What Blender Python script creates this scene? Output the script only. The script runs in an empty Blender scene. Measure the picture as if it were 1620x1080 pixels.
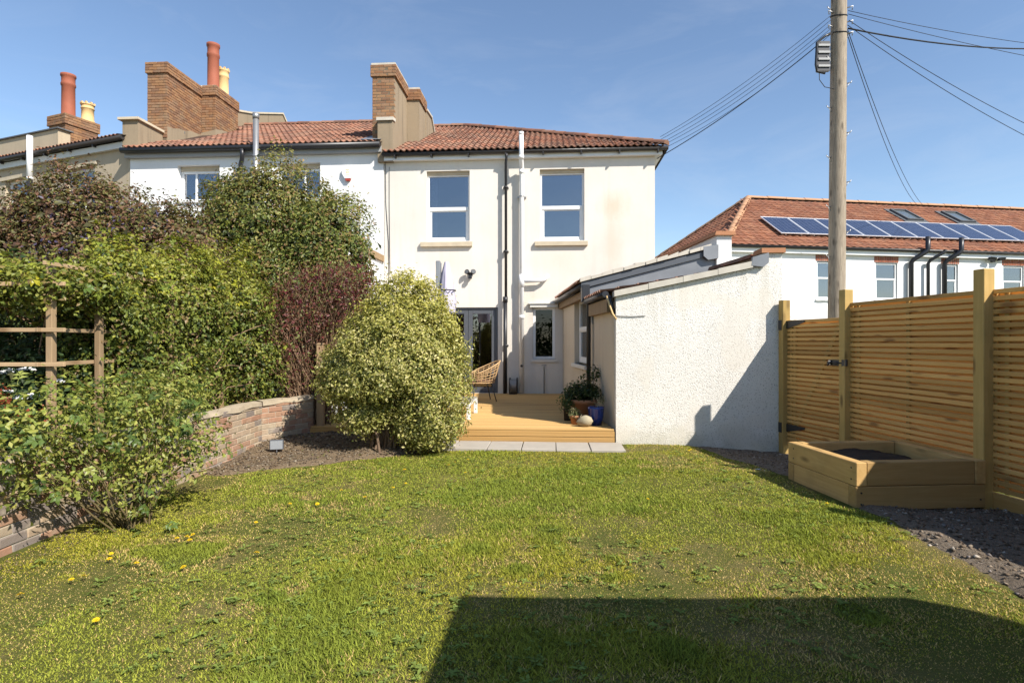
import bpy, math, random
import numpy as np
from mathutils import Vector, Matrix, Euler

S = bpy.context.scene
COL = S.collection
RAD = math.radians
rng = random.Random(7)

# ------------------------------------------------------------------ camera, light, exposure
cam_d = bpy.data.cameras.new("camera")
cam_d.sensor_width = 36.0
cam_d.lens = 20.0
cam_d.clip_end = 3000.0
cam = bpy.data.objects.new("camera", cam_d)
cam.location = (0, 0, 1.5)
cam.rotation_euler = (RAD(90), 0, 0)
COL.objects.link(cam)
S.camera = cam

SUN_DIR = Vector((-1.06, 1.0, -1.29)).normalized()      # the way the light travels
SUN_EL = math.asin(-SUN_DIR.z)
SUN_AZ = math.atan2(-SUN_DIR.x, -SUN_DIR.y)              # from +Y, clockwise
world = bpy.data.worlds.new("World")
S.world = world
world.use_nodes = True
wn = world.node_tree
wn.nodes.clear()
w_out = wn.nodes.new('ShaderNodeOutputWorld')
w_bg = wn.nodes.new('ShaderNodeBackground')
w_sky = wn.nodes.new('ShaderNodeTexSky')
w_sky.sky_type = 'NISHITA'
w_sky.sun_disc = False
w_sky.sun_elevation = SUN_EL
w_sky.sun_rotation = SUN_AZ
w_sky.air_density = 1.0
w_sky.dust_density = 0.3
w_sky.ozone_density = 2.2
w_tc = wn.nodes.new('ShaderNodeTexCoord')
w_map = wn.nodes.new('ShaderNodeMapping')
w_map.inputs['Scale'].default_value = (1.3, 2.2, 5.0)
w_map.inputs['Rotation'].default_value = (0.15, 0.3, 0.5)
w_noise = wn.nodes.new('ShaderNodeTexNoise')
w_noise.inputs['Scale'].default_value = 2.4
w_noise.inputs['Detail'].default_value = 7.0
w_noise.inputs['Roughness'].default_value = 0.62
w_noise.inputs['Distortion'].default_value = 0.6
w_ramp = wn.nodes.new('ShaderNodeValToRGB')
w_ramp.color_ramp.elements[0].position = 0.50
w_ramp.color_ramp.elements[0].color = (0, 0, 0, 1)
w_ramp.color_ramp.elements[1].position = 0.85
w_ramp.color_ramp.elements[1].color = (0.16, 0.16, 0.16, 1)
w_mix = wn.nodes.new('ShaderNodeMixRGB')
w_mix.inputs['Color2'].default_value = (4.6, 4.8, 5.2, 1)
wn.links.new(w_tc.outputs['Generated'], w_map.inputs['Vector'])
wn.links.new(w_map.outputs[0], w_noise.inputs['Vector'])
wn.links.new(w_noise.outputs['Fac'], w_ramp.inputs[0])
wn.links.new(w_ramp.outputs[0], w_mix.inputs['Fac'])
wn.links.new(w_sky.outputs[0], w_mix.inputs['Color1'])
wn.links.new(w_mix.outputs[0], w_bg.inputs['Color'])
w_bg.inputs['Strength'].default_value = 0.10
wn.links.new(w_bg.outputs[0], w_out.inputs['Surface'])

sun_d = bpy.data.lights.new("sun", 'SUN')
sun_d.energy = 4.2
sun_d.angle = RAD(0.53)
sun_d.color = (1.0, 0.94, 0.85)
sun = bpy.data.objects.new("sun", sun_d)
sun.rotation_euler = SUN_DIR.to_track_quat('-Z', 'Y').to_euler()
sun.location = (8, -8, 12)
COL.objects.link(sun)

S.view_settings.view_transform = 'Standard'
S.view_settings.look = 'None'
S.view_settings.exposure = 0.90
S.view_settings.gamma = 1.0
S.view_settings.use_curve_mapping = False
S.render.engine = 'CYCLES'
S.cycles.max_bounces = 8
S.cycles.transparent_max_bounces = 12

# ------------------------------------------------------------------ node helpers
class NT:
    def __init__(s, name):
        s.m = bpy.data.materials.new(name)
        s.m.use_nodes = True
        s.t = s.m.node_tree
        s.t.nodes.clear()
        s.out = s.n('ShaderNodeOutputMaterial')
    def n(s, typ, **kw):
        nd = s.t.nodes.new(typ)
        for k, v in kw.items():
            setattr(nd, k, v)
        return nd
    def set(s, inp, v):
        if isinstance(v, bpy.types.NodeSocket):
            s.t.links.new(v, inp)
        elif isinstance(v, (tuple, list)) and len(v) == 3 and inp.type == 'RGBA':
            inp.default_value = (*v, 1)
        else:
            inp.default_value = v
    def obj_coord(s, scale=(1, 1, 1), rand=True):
        tc = s.n('ShaderNodeTexCoord').outputs['Object']
        mp = s.n('ShaderNodeMapping')
        s.set(mp.inputs['Vector'], tc)
        mp.inputs['Scale'].default_value = scale
        if rand:
            oi = s.n('ShaderNodeObjectInfo').outputs['Random']
            s.set(mp.inputs['Location'], s.vec_from(s.math('MULTIPLY', oi, 37.0)))
        return mp.outputs[0]
    def world_coord(s, scale=(1, 1, 1)):
        g = s.n('ShaderNodeNewGeometry').outputs['Position']
        mp = s.n('ShaderNodeMapping')
        s.set(mp.inputs['Vector'], g)
        mp.inputs['Scale'].default_value = scale
        return mp.outputs[0]
    def vec_from(s, v):
        c = s.n('ShaderNodeCombineXYZ')
        for i in range(3):
            s.set(c.inputs[i], v)
        return c.outputs[0]
    def math(s, op, a, b=0.0, clamp=False):
        m = s.n('ShaderNodeMath', operation=op, use_clamp=clamp)
        s.set(m.inputs[0], a); s.set(m.inputs[1], b)
        return m.outputs[0]
    def noise(s, vec, scale, detail=4.0, rough=0.55, dist=0.0):
        nd = s.n('ShaderNodeTexNoise')
        s.set(nd.inputs['Vector'], vec)
        nd.inputs['Scale'].default_value = scale
        nd.inputs['Detail'].default_value = detail
        nd.inputs['Roughness'].default_value = rough
        nd.inputs['Distortion'].default_value = dist
        return nd.outputs['Fac']
    def voro(s, vec, scale, feature='F1', out='Distance', rand=1.0):
        nd = s.n('ShaderNodeTexVoronoi', feature=feature)
        s.set(nd.inputs['Vector'], vec)
        nd.inputs['Scale'].default_value = scale
        nd.inputs['Randomness'].default_value = rand
        return nd.outputs[out]
    def ramp(s, fac, stops, interp='LINEAR'):
        r = s.n('ShaderNodeValToRGB')
        r.color_ramp.interpolation = interp
        e = r.color_ramp.elements
        while len(e) < len(stops):
            e.new(0.5)
        for el, (p, c) in zip(e, stops):
            el.position = p
            el.color = (*c, 1) if len(c) == 3 else (c[0], c[0], c[0], 1)
        s.set(r.inputs[0], fac)
        return r.outputs[0]
    def mix(s, fac, a, b, mode='MIX'):
        m = s.n('ShaderNodeMixRGB', blend_type=mode)
        s.set(m.inputs['Fac'], fac); s.set(m.inputs['Color1'], a); s.set(m.inputs['Color2'], b)
        return m.outputs[0]
    def rnd(s):
        a = s.n('ShaderNodeObjectInfo').outputs['Random']
        b = s.n('ShaderNodeNewGeometry').outputs['Random Per Island']
        return s.math('FRACT', s.math('ADD', s.math('MULTIPLY', a, 3.7), b))
    def bump(s, h, strength=0.3, dist=0.01):
        b = s.n('ShaderNodeBump')
        b.inputs['Strength'].default_value = strength
        b.inputs['Distance'].default_value = dist
        s.set(b.inputs['Height'], h)
        return b.outputs[0]
    def bsdf(s, color, rough=0.7, bump=None, spec=0.3, metal=0.0, **kw):
        b = s.n('ShaderNodeBsdfPrincipled')
        s.set(b.inputs['Base Color'], color)
        s.set(b.inputs['Roughness'], rough)
        b.inputs['Metallic'].default_value = metal
        b.inputs['Specular IOR Level'].default_value = spec
        for k, v in kw.items():
            s.set(b.inputs[k], v)
        if bump is not None:
            s.set(b.inputs['Normal'], bump)
        return b.outputs[0]
    def done(s, shader):
        s.t.links.new(shader, s.out.inputs['Surface'])
        return s.m

def plain(name, c, rough=0.5, spec=0.3, var=0.12, scale=3.0, metal=0.0, bump=0.0):
    t = NT(name)
    v = t.obj_coord()
    n = t.noise(v, scale, 5)
    f = t.math('MULTIPLY_ADD', n, 2 * var)
    f.node.inputs[2].default_value = 1 - var
    col = t.mix(1.0, c, t.vec_from(f), 'MULTIPLY')
    b = t.bump(t.noise(v, scale * 12, 4), bump, 0.004) if bump else None
    return t.done(t.bsdf(col, rough, b, spec, metal))

def render_mat(name, c, stain=(0.5, 0.42, 0.3), amount=0.35, bump=0.25, patch=None, streak=True):
    """painted render: broad weathering, fine grit, rain streaks, slight trowel waves"""
    t = NT(name)
    v = t.obj_coord(rand=False)
    big = t.noise(v, 0.55, 5, 0.6)
    col = t.mix(t.ramp(big, [(0.42, (0,)), (0.72, (1,))]), c, tuple(x * 0.88 for x in c))
    if streak:
        sv = t.obj_coord((5, 5, 0.35), rand=False)
        st = t.ramp(t.noise(sv, 1.0, 5, 0.6), [(0.52, (0,)), (0.78, (1,))])
        col = t.mix(t.math('MULTIPLY', st, amount), col, stain)
    fine = t.noise(v, 22, 5, 0.7)
    col = t.mix(t.math('MULTIPLY', t.ramp(fine, [(0.45, (0,)), (0.75, (1,))]), 0.12), col, stain)
    if patch:
        for (px, pz, rx, rz, pc, k) in patch:
            mp = t.n('ShaderNodeMapping')
            t.set(mp.inputs['Vector'], t.n('ShaderNodeTexCoord').outputs['Object'])
            mp.inputs['Location'].default_value = (-px / rx, 0, -pz / rz)
            mp.inputs['Scale'].default_value = (1 / rx, 0.0001, 1 / rz)
            ln = t.n('ShaderNodeVectorMath', operation='LENGTH')
            t.set(ln.inputs[0], mp.outputs[0])
            d = t.math('ADD', ln.outputs['Value'], t.math('MULTIPLY', t.noise(t.obj_coord((3.2, 3.2, 1.1), rand=False), 1.6, 6, 0.7), 1.5))
            f = t.ramp(d, [(0.45, (1,)), (1.0, (0,))])
            # colour ramp works on 0..1, so the distance is halved first
            f.node.inputs[0].links and None
            t.set(f.node.inputs[0], t.math('MULTIPLY', d, 0.55))
            col = t.mix(t.math('MULTIPLY', f, k), col, pc)
    h = t.math('ADD', t.math('MULTIPLY', t.noise(v, 2.2, 3), 0.8), t.math('MULTIPLY', t.noise(v, 60, 4), 0.25))
    return t.done(t.bsdf(col, 0.85, t.bump(h, bump, 0.02), 0.15))

def pebbledash_mat(name, c):
    t = NT(name)
    v = t.world_coord()
    vo = t.voro(v, 60)
    n1 = t.noise(v, 95, 4, 0.7)
    big = t.noise(v, 0.9, 4)
    col = t.mix(t.ramp(big, [(0.4, (0,)), (0.7, (1,))]), c, tuple(x * 0.9 for x in c))
    pit = t.voro(v, 38)
    spk = t.math('MULTIPLY', t.ramp(pit, [(0.16, (1,)), (0.32, (0,))]), t.ramp(n1, [(0.38, (0,)), (0.5, (1,))]))
    col = t.mix(t.math('MULTIPLY', spk, 0.75), col, (0.16, 0.13, 0.10))
    cr = t.noise(v, 130, 2)
    col = t.mix(t.math('MULTIPLY', t.ramp(cr, [(0.58, (0,)), (0.66, (1,))]), 0.5), col, (0.26, 0.23, 0.19))
    sep = t.n('ShaderNodeSeparateXYZ')
    t.set(sep.inputs[0], t.world_coord())
    z = sep.outputs['Z']
    foot = t.math('SUBTRACT', t.math('MULTIPLY', t.noise(v, 3.5, 5, 0.7), 0.75), z)
    foot = t.ramp(foot, [(0.05, (0,)), (0.42, (1,))])
    col = t.mix(t.math('MULTIPLY', foot, 0.55), col, (0.36, 0.33, 0.23))
    dr = t.ramp(t.noise(t.world_coord((6, 6, 0.5)), 1.0, 5, 0.65), [(0.5, (0,)), (0.72, (1,))])
    top = t.ramp(t.math('MULTIPLY', z, 0.4), [(0.45, (0,)), (1.0, (1,))])
    col = t.mix(t.math('MULTIPLY', t.math('MULTIPLY', dr, top), 0.5), col, (0.40, 0.36, 0.28))
    rep = t.ramp(t.noise(v, 1.7, 2, 0.4), [(0.56, (0,)), (0.60, (1,))])
    col = t.mix(t.math('MULTIPLY', rep, 0.35), col, (0.66, 0.60, 0.50))
    h = t.math('SUBTRACT', t.math('MULTIPLY', n1, 0.8), vo)
    h = t.math('MULTIPLY', h, t.math('SUBTRACT', 1.0, t.math('MULTIPLY', rep, 0.5)))
    return t.done(t.bsdf(col, 0.95, t.bump(h, 0.6, 0.006), 0.1))

def wood_mat(name, c1, c2, knot=(0.16, 0.09, 0.04), along='X', rough=0.7, green=None, ring=1.0, var=0.5):
    t = NT(name)
    sc = {'X': (0.7, 11, 11), 'Y': (11, 0.7, 11), 'Z': (11, 11, 0.7)}[along]
    v = t.obj_coord(sc)
    g = t.noise(v, 1.6 * ring, 5, 0.6, 1.2)
    r = t.rnd()
    col = t.mix(t.ramp(g, [(0.3, (0,)), (0.7, (1,))]), c1, c2)
    f = t.math('MULTIPLY_ADD', r, var)
    f.node.inputs[2].default_value = 0.97 - var / 2
    col = t.mix(1.0, col, t.vec_from(f), 'MULTIPLY')
    kv = t.obj_coord({'X': (2.2, 7, 7), 'Y': (7, 2.2, 7), 'Z': (7, 7, 2.2)}[along])
    k = t.ramp(t.voro(kv, 1.0), [(0.10, (1,)), (0.24, (0,))])
    col = t.mix(t.math('MULTIPLY', k, 0.75), col, knot)
    if green:
        gv = t.obj_coord()
        col = t.mix(t.math('MULTIPLY', t.ramp(t.noise(gv, 3.5, 4), [(0.45, (0,)), (0.75, (1,))]), 0.6), col, green)
    return t.done(t.bsdf(col, rough, t.bump(g, 0.25, 0.003), 0.2))

def brick_mat(name, cols, mortar=(0.42, 0.38, 0.32), smear=0.35):
    t = NT(name)
    r = t.rnd()
    n = len(cols)
    col = t.ramp(r, [(i / n, c) for i, c in enumerate(cols)], 'CONSTANT')
    v = t.obj_coord()
    col = t.mix(t.math('MULTIPLY', t.ramp(t.noise(v, 9, 5, 0.65), [(0.35, (0,)), (0.75, (1,))]), 0.5), col, tuple(x * 0.5 for x in cols[0]))
    w = t.world_coord()
    sm = t.ramp(t.noise(w, 4.5, 6, 0.7), [(0.50, (0,)), (0.66, (1,))])
    col = t.mix(t.math('MULTIPLY', sm, smear), col, mortar)
    return t.done(t.bsdf(col, 0.9, t.bump(t.noise(v, 45, 5, 0.7), 0.5, 0.006), 0.1))

def tile_mat(name, cols, lichen=(0.10, 0.085, 0.07), k=0.55):
    t = NT(name)
    n = len(cols)
    col = t.ramp(t.rnd(), [(i / n, c) for i, c in enumerate(cols)], 'CONSTANT')
    w = t.world_coord()
    f = t.ramp(t.noise(w, 1.4, 6, 0.7), [(0.42, (0,)), (0.68, (1,))])
    col = t.mix(t.math('MULTIPLY', f, k), col, lichen)
    f2 = t.ramp(t.noise(w, 11, 5, 0.7), [(0.5, (0,)), (0.75, (1,))])
    col = t.mix(t.math('MULTIPLY', f2, 0.35), col, (0.30, 0.24, 0.19))
    return t.done(t.bsdf(col, 0.85, t.bump(t.noise(w, 60, 3), 0.3, 0.004), 0.15))

def glass_mat(name, refl=0.22, tint=(0.55, 0.58, 0.6), wav=0.02, fres=0.8):
    t = NT(name)
    lw = t.n('ShaderNodeLayerWeight')
    lw.inputs['Blend'].default_value = 0.35
    f = t.math('MULTIPLY_ADD', lw.outputs['Fresnel'], fres, True)
    f.node.inputs[2].default_value = refl
    gl = t.n('ShaderNodeBsdfGlossy')
    gl.inputs['Roughness'].default_value = 0.0
    gl.inputs['Color'].default_value = (0.92, 0.95, 1.0, 1)
    t.set(gl.inputs['Normal'], t.bump(t.noise(t.obj_coord(), 1.6, 2), wav, 0.05))
    tr = t.n('ShaderNodeBsdfTransparent')
    tr.inputs['Color'].default_value = (*tint, 1)
    mx = t.n('ShaderNodeMixShader')
    t.set(mx.inputs[0], f)
    t.t.links.new(tr.outputs[0], mx.inputs[1])
    t.t.links.new(gl.outputs[0], mx.inputs[2])
    return t.done(mx.outputs[0])

def leaf_mat(name, trans=0.35, rough=0.45, spec=0.35):
    t = NT(name)
    a = t.n('ShaderNodeAttribute', attribute_name='col').outputs['Color']
    b = t.bsdf(a, rough, None, spec)
    tr = t.n('ShaderNodeBsdfTranslucent')
    t.set(tr.inputs['Color'], t.mix(1.0, a, (1.0, 1.0, 0.55), 'MULTIPLY'))
    mx = t.n('ShaderNodeMixShader')
    mx.inputs[0].default_value = trans
    t.t.links.new(b, mx.inputs[1])
    t.t.links.new(tr.outputs[0], mx.inputs[2])
    return t.done(mx.outputs[0])

M = {}
M['cream'] = render_mat('cream_render', (0.715, 0.67, 0.60), (0.55, 0.46, 0.36), 0.26, 0.35,
    patch=[(-0.95, 4.85, 0.5, 0.42, (0.63, 0.36, 0.2), 0.34), (-1.0, 3.9, 0.28, 1.3, (0.60, 0.46, 0.32), 0.35),
           (-3.0, 2.5, 0.4, 0.5, (0.55, 0.43, 0.28), 0.3),
           (-5.1, 3.55, 0.75, 0.45, (0.58, 0.50, 0.38), 0.3), (-2.3, 3.55, 0.75, 0.5, (0.58, 0.50, 0.38), 0.3), (-5.0, 0.4, 4.0, 0.35, (0.50, 0.42, 0.31), 0.35)])
M['white'] = render_mat('white_render', (0.79, 0.785, 0.77), (0.60, 0.58, 0.54), 0.10, 0.12)
M['farwhite'] = render_mat('far_white_render', (0.80, 0.80, 0.79), (0.62, 0.61, 0.58), 0.08, 0.08)
M['tan'] = render_mat('tan_render', (0.47, 0.39, 0.28), (0.28, 0.23, 0.16), 0.45, 0.3)
M['beige'] = render_mat('beige_render', (0.60, 0.52, 0.41), (0.42, 0.34, 0.24), 0.35, 0.35)
M['cement'] = render_mat('grey_brown_cement', (0.30, 0.235, 0.16), (0.14, 0.11, 0.075), 0.75, 0.5)
M['dash'] = pebbledash_mat('white_pebbledash', (0.76, 0.73, 0.67))
M['stone'] = plain('sill_stone', (0.52, 0.44, 0.32), 0.85, 0.15, 0.22, 6, bump=0.3)
M['concrete'] = plain('coping_concrete', (0.50, 0.46, 0.39), 0.9, 0.1, 0.28, 5, bump=0.4)
M['paving'] = plain('paving_stone', (0.37, 0.335, 0.285), 0.9, 0.15, 0.16, 5, bump=0.25)
M['upvc'] = plain('white_plastic', (0.80, 0.80, 0.79), 0.3, 0.45, 0.03)
M['oldwhite'] = plain('aged_white_paint', (0.66, 0.64, 0.59), 0.5, 0.3, 0.1)
M['anthracite'] = plain('anthracite_frame', (0.085, 0.092, 0.105), 0.4, 0.4, 0.05)
M['blackpl'] = plain('black_plastic', (0.022, 0.022, 0.025), 0.38, 0.45, 0.15)
M['darkgut'] = plain('dark_gutter', (0.030, 0.026, 0.024), 0.4, 0.4, 0.2)
M['greypaint'] = plain('grey_fascia_paint', (0.34, 0.34, 0.34), 0.6, 0.3, 0.08)
M['lead'] = plain('lead_sheet', (0.20, 0.21, 0.225), 0.5, 0.5, 0.25, 3, 0.3, bump=0.15)
M['slate'] = plain('slate', (0.10, 0.105, 0.11), 0.7, 0.3, 0.25, 6, bump=0.3)
M['metal'] = plain('grey_metal', (0.36, 0.36, 0.36), 0.45, 0.5, 0.2, 4, 0.7)
M['steel'] = plain('galvanised_steel', (0.55, 0.55, 0.55), 0.4, 0.5, 0.15, 6, 0.8)
M['interior'] = plain('room_plaster', (0.20, 0.18, 0.16), 0.9, 0.1)
M['curtain'] = plain('white_curtain', (0.72, 0.72, 0.74), 0.9, 0.1, 0.1)
M['glass_up'] = glass_mat('window_glass', 0.18, (0.52, 0.54, 0.58), 0.08)
M['glass_dn'] = glass_mat('door_glass', 0.12, (0.5, 0.5, 0.5))
M['glass_kit'] = glass_mat('kitchen_glass', 0.03, (0.30, 0.25, 0.21), fres=0.35)
M['glass_far'] = glass_mat('far_window_glass', 0.16, (0.4, 0.42, 0.44))
M['redtile'] = tile_mat('terracotta_tiles', [(0.29, 0.13, 0.08), (0.23, 0.10, 0.063), (0.32, 0.155, 0.098), (0.18, 0.083, 0.056), (0.27, 0.14, 0.09)])
M['tile_weathered'] = tile_mat('weathered_tiles', [(0.29, 0.125, 0.075), (0.23, 0.10, 0.06), (0.33, 0.16, 0.10), (0.19, 0.085, 0.055), (0.27, 0.145, 0.095)], k=0.75)
M['fartile'] = tile_mat('orange_far_tiles', [(0.27, 0.11, 0.06), (0.22, 0.088, 0.05), (0.31, 0.135, 0.075), (0.25, 0.10, 0.058)], k=0.35)
M['underlay'] = plain('roof_underlay', (0.075, 0.05, 0.04), 0.9, 0.1)
M['chimbrick'] = brick_mat('chimney_brick', [(0.31, 0.165, 0.085), (0.26, 0.135, 0.075), (0.34, 0.19, 0.10), (0.22, 0.125, 0.08), (0.30, 0.18, 0.11)], (0.22, 0.17, 0.115), 0.5)
M['wallbrick'] = brick_mat('garden_wall_brick', [(0.39, 0.285, 0.19), (0.42, 0.335, 0.235), (0.37, 0.215, 0.14), (0.39, 0.31, 0.22), (0.35, 0.19, 0.125), (0.22, 0.185, 0.165), (0.40, 0.30, 0.21)], (0.41, 0.345, 0.25), 0.6)
M['lintelbrick'] = brick_mat('lintel_brick', [(0.34, 0.12, 0.07), (0.28, 0.10, 0.065), (0.38, 0.15, 0.09)], smear=0.1)
M['mortar'] = plain('mortar', (0.40, 0.36, 0.29), 0.95, 0.1, 0.3, 8, bump=0.6)
M['joint'] = plain('dark_mortar_joint', (0.17, 0.135, 0.095), 0.95, 0.1, 0.3, 8)
M['redpot'] = plain('red_clay_pot', (0.28, 0.088, 0.05), 0.7, 0.25, 0.2, 3)
M['buffpot'] = plain('buff_clay_pot', (0.62, 0.43, 0.20), 0.7, 0.25, 0.2, 3)
M['terracotta'] = plain('terracotta', (0.40, 0.19, 0.10), 0.85, 0.2, 0.2, 5)
M['blueglaze'] = plain('blue_glaze', (0.012, 0.035, 0.20), 0.12, 0.6, 0.3, 6)
M['darkpot'] = plain('dark_pot', (0.05, 0.04, 0.03), 0.7, 0.3)
M['stoneorn'] = plain('ornament_stone', (0.36, 0.31, 0.21), 0.9, 0.1, 0.25, 20, bump=0.5)
M['soil'] = plain('soil', (0.055, 0.042, 0.032), 0.95, 0.05, 0.4, 12, bump=1.0)
M['slat'] = wood_mat('treated_slats', (0.68, 0.405, 0.145), (0.56, 0.30, 0.09), (0.20, 0.09, 0.035))
M['post'] = wood_mat('treated_posts', (0.52, 0.345, 0.125), (0.43, 0.275, 0.085), (0.14, 0.08, 0.03), 'Z', green=(0.36, 0.255, 0.09))
M['sleeper'] = wood_mat('sleeper_wood', (0.52, 0.335, 0.135), (0.41, 0.245, 0.09), (0.14, 0.075, 0.03), green=(0.34, 0.225, 0.085))
M['deck'] = wood_mat('deck_boards', (0.57, 0.36, 0.14), (0.48, 0.29, 0.105), (0.22, 0.12, 0.05), rough=0.6, var=0.2)
M['trellis'] = wood_mat('trellis_wood', (0.40, 0.28, 0.16), (0.31, 0.21, 0.12), along='Z')
M['oldwood'] = wood_mat('weathered_wood', (0.36, 0.25, 0.14), (0.24, 0.16, 0.09), along='Z')
M['pole'] = wood_mat('pole_wood', (0.36, 0.30, 0.225), (0.17, 0.135, 0.10), (0.07, 0.055, 0.04), 'Z', ring=2.6)
M['tabletop'] = wood_mat('grey_teak', (0.38, 0.35, 0.30), (0.30, 0.27, 0.22), rough=0.8)
M['rattan'] = plain('rattan', (0.46, 0.30, 0.15), 0.55, 0.3, 0.25, 12)
M['bark'] = plain('bark', (0.16, 0.11, 0.075), 0.9, 0.1, 0.3, 12, bump=0.5)
M['twig'] = plain('pale_twig', (0.27, 0.175, 0.11), 0.9, 0.1, 0.3, 12)
M['stem'] = plain('green_stem', (0.13, 0.10, 0.045), 0.8, 0.2, 0.25, 12)
M['leaf'] = leaf_mat('leaf')
M['grass'] = leaf_mat('grass_blade', 0.30, 0.6, 0.10)
M['petal'] = leaf_mat('petal', 0.2, 0.7, 0.2)
M['wire'] = plain('cable_sheath', (0.012, 0.012, 0.014), 0.6, 0.3)
M['fabric'] = plain('lilac_fabric', (0.50, 0.47, 0.57), 0.9, 0.1, 0.15, 6)
M['buffridge'] = plain('buff_ridge_tile', (0.42, 0.24, 0.14), 0.85, 0.15, 0.2, 4)
M['skyglass'] = plain('skylight_glass', (0.10, 0.12, 0.13), 0.08, 0.6, 0.1)
M['alu'] = plain('aluminium_frame', (0.62, 0.63, 0.65), 0.4, 0.5, 0.05, 4, 0.4)
M['mortarcap'] = plain('mortar_capping', (0.38, 0.315, 0.225), 0.95, 0.1, 0.3, 6, bump=0.7)
M['sleeper_y'] = wood_mat('sleeper_wood_lengthways', (0.52, 0.335, 0.135), (0.41, 0.245, 0.09), (0.14, 0.075, 0.03), 'Y', green=(0.34, 0.225, 0.085))
def solar_mat():
    t = NT('solar_cells')
    v = t.n('ShaderNodeTexCoord').outputs['Object']
    b = t.n('ShaderNodeTexBrick')
    t.set(b.inputs['Vector'], v)
    b.offset = 0.0
    b.inputs['Scale'].default_value = 1.0
    b.inputs['Brick Width'].default_value = 0.1575
    b.inputs['Row Height'].default_value = 0.1575
    b.inputs['Mortar Size'].default_value = 0.006
    b.inputs['Color1'].default_value = (0.020, 0.028, 0.062, 1)
    b.inputs['Color2'].default_value = (0.026, 0.036, 0.078, 1)
    b.inputs['Mortar'].default_value = (0.10, 0.12, 0.17, 1)
    return t.done(t.bsdf(b.outputs['Color'], 0.12, None, 0.5))
M['solar'] = solar_mat()
M['trellis_x'] = wood_mat('trellis_rail_wood', (0.40, 0.28, 0.16), (0.31, 0.21, 0.12), along='X')
M['trellis_y'] = wood_mat('trellis_side_wood', (0.40, 0.28, 0.16), (0.31, 0.21, 0.12), along='Y')
def single_leaf(name, cols):
    t = NT(name)
    r = t.n('ShaderNodeObjectInfo').outputs['Random']
    n = len(cols)
    a = t.ramp(r, [(i / n, c) for i, c in enumerate(cols)], 'CONSTANT')
    b = t.bsdf(a, 0.42, None, 0.35)
    tr = t.n('ShaderNodeBsdfTranslucent')
    t.set(tr.inputs['Color'], a)
    mx = t.n('ShaderNodeMixShader'); mx.inputs[0].default_value = 0.35
    t.t.links.new(b, mx.inputs[1]); t.t.links.new(tr.outputs[0], mx.inputs[2])
    return t.done(mx.outputs[0])
M['limeleaf'] = single_leaf('lime_leaf', [(0.36, 0.36, 0.03), (0.29, 0.32, 0.035), (0.42, 0.38, 0.03), (0.22, 0.27, 0.035)])
M['midleaf'] = single_leaf('mid_leaf', [(0.16, 0.22, 0.035), (0.11, 0.17, 0.03), (0.20, 0.24, 0.04)])
M['roseleaf'] = single_leaf('rose_leaf', [(0.25, 0.29, 0.055), (0.18, 0.225, 0.04), (0.31, 0.34, 0.08), (0.36, 0.34, 0.09)])
M['roseleaf2'] = single_leaf('rose_leaf_darker', [(0.09, 0.14, 0.03), (0.12, 0.18, 0.04), (0.07, 0.11, 0.025)])
M['redleaf'] = single_leaf('red_leaf', [(0.13, 0.02, 0.03), (0.10, 0.025, 0.03), (0.17, 0.04, 0.035)])
M['dandelion'] = plain('dandelion_yellow', (0.72, 0.50, 0.015), 0.7, 0.2, 0.1)
M['cushion'] = plain('dark_cushion', (0.14, 0.07, 0.06), 0.95, 0.1, 0.2, 8)
M['redplastic'] = plain('red_plastic', (0.35, 0.05, 0.03), 0.4, 0.4)
M['yellowprint'] = plain('yellow_print', (0.60, 0.48, 0.12), 0.6, 0.2)
M['lensgrey'] = plain('lamp_lens', (0.28, 0.30, 0.32), 0.15, 0.6)
M['palestone'] = plain('pale_stone', (0.55, 0.56, 0.58), 0.8, 0.2, 0.15)
M['chip'] = NT('stone_chips')
_t = M['chip']
M['chip'] = _t.done(_t.bsdf(_t.n('ShaderNodeAttribute', attribute_name='col').outputs['Color'], 0.9, None, 0.15))

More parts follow.
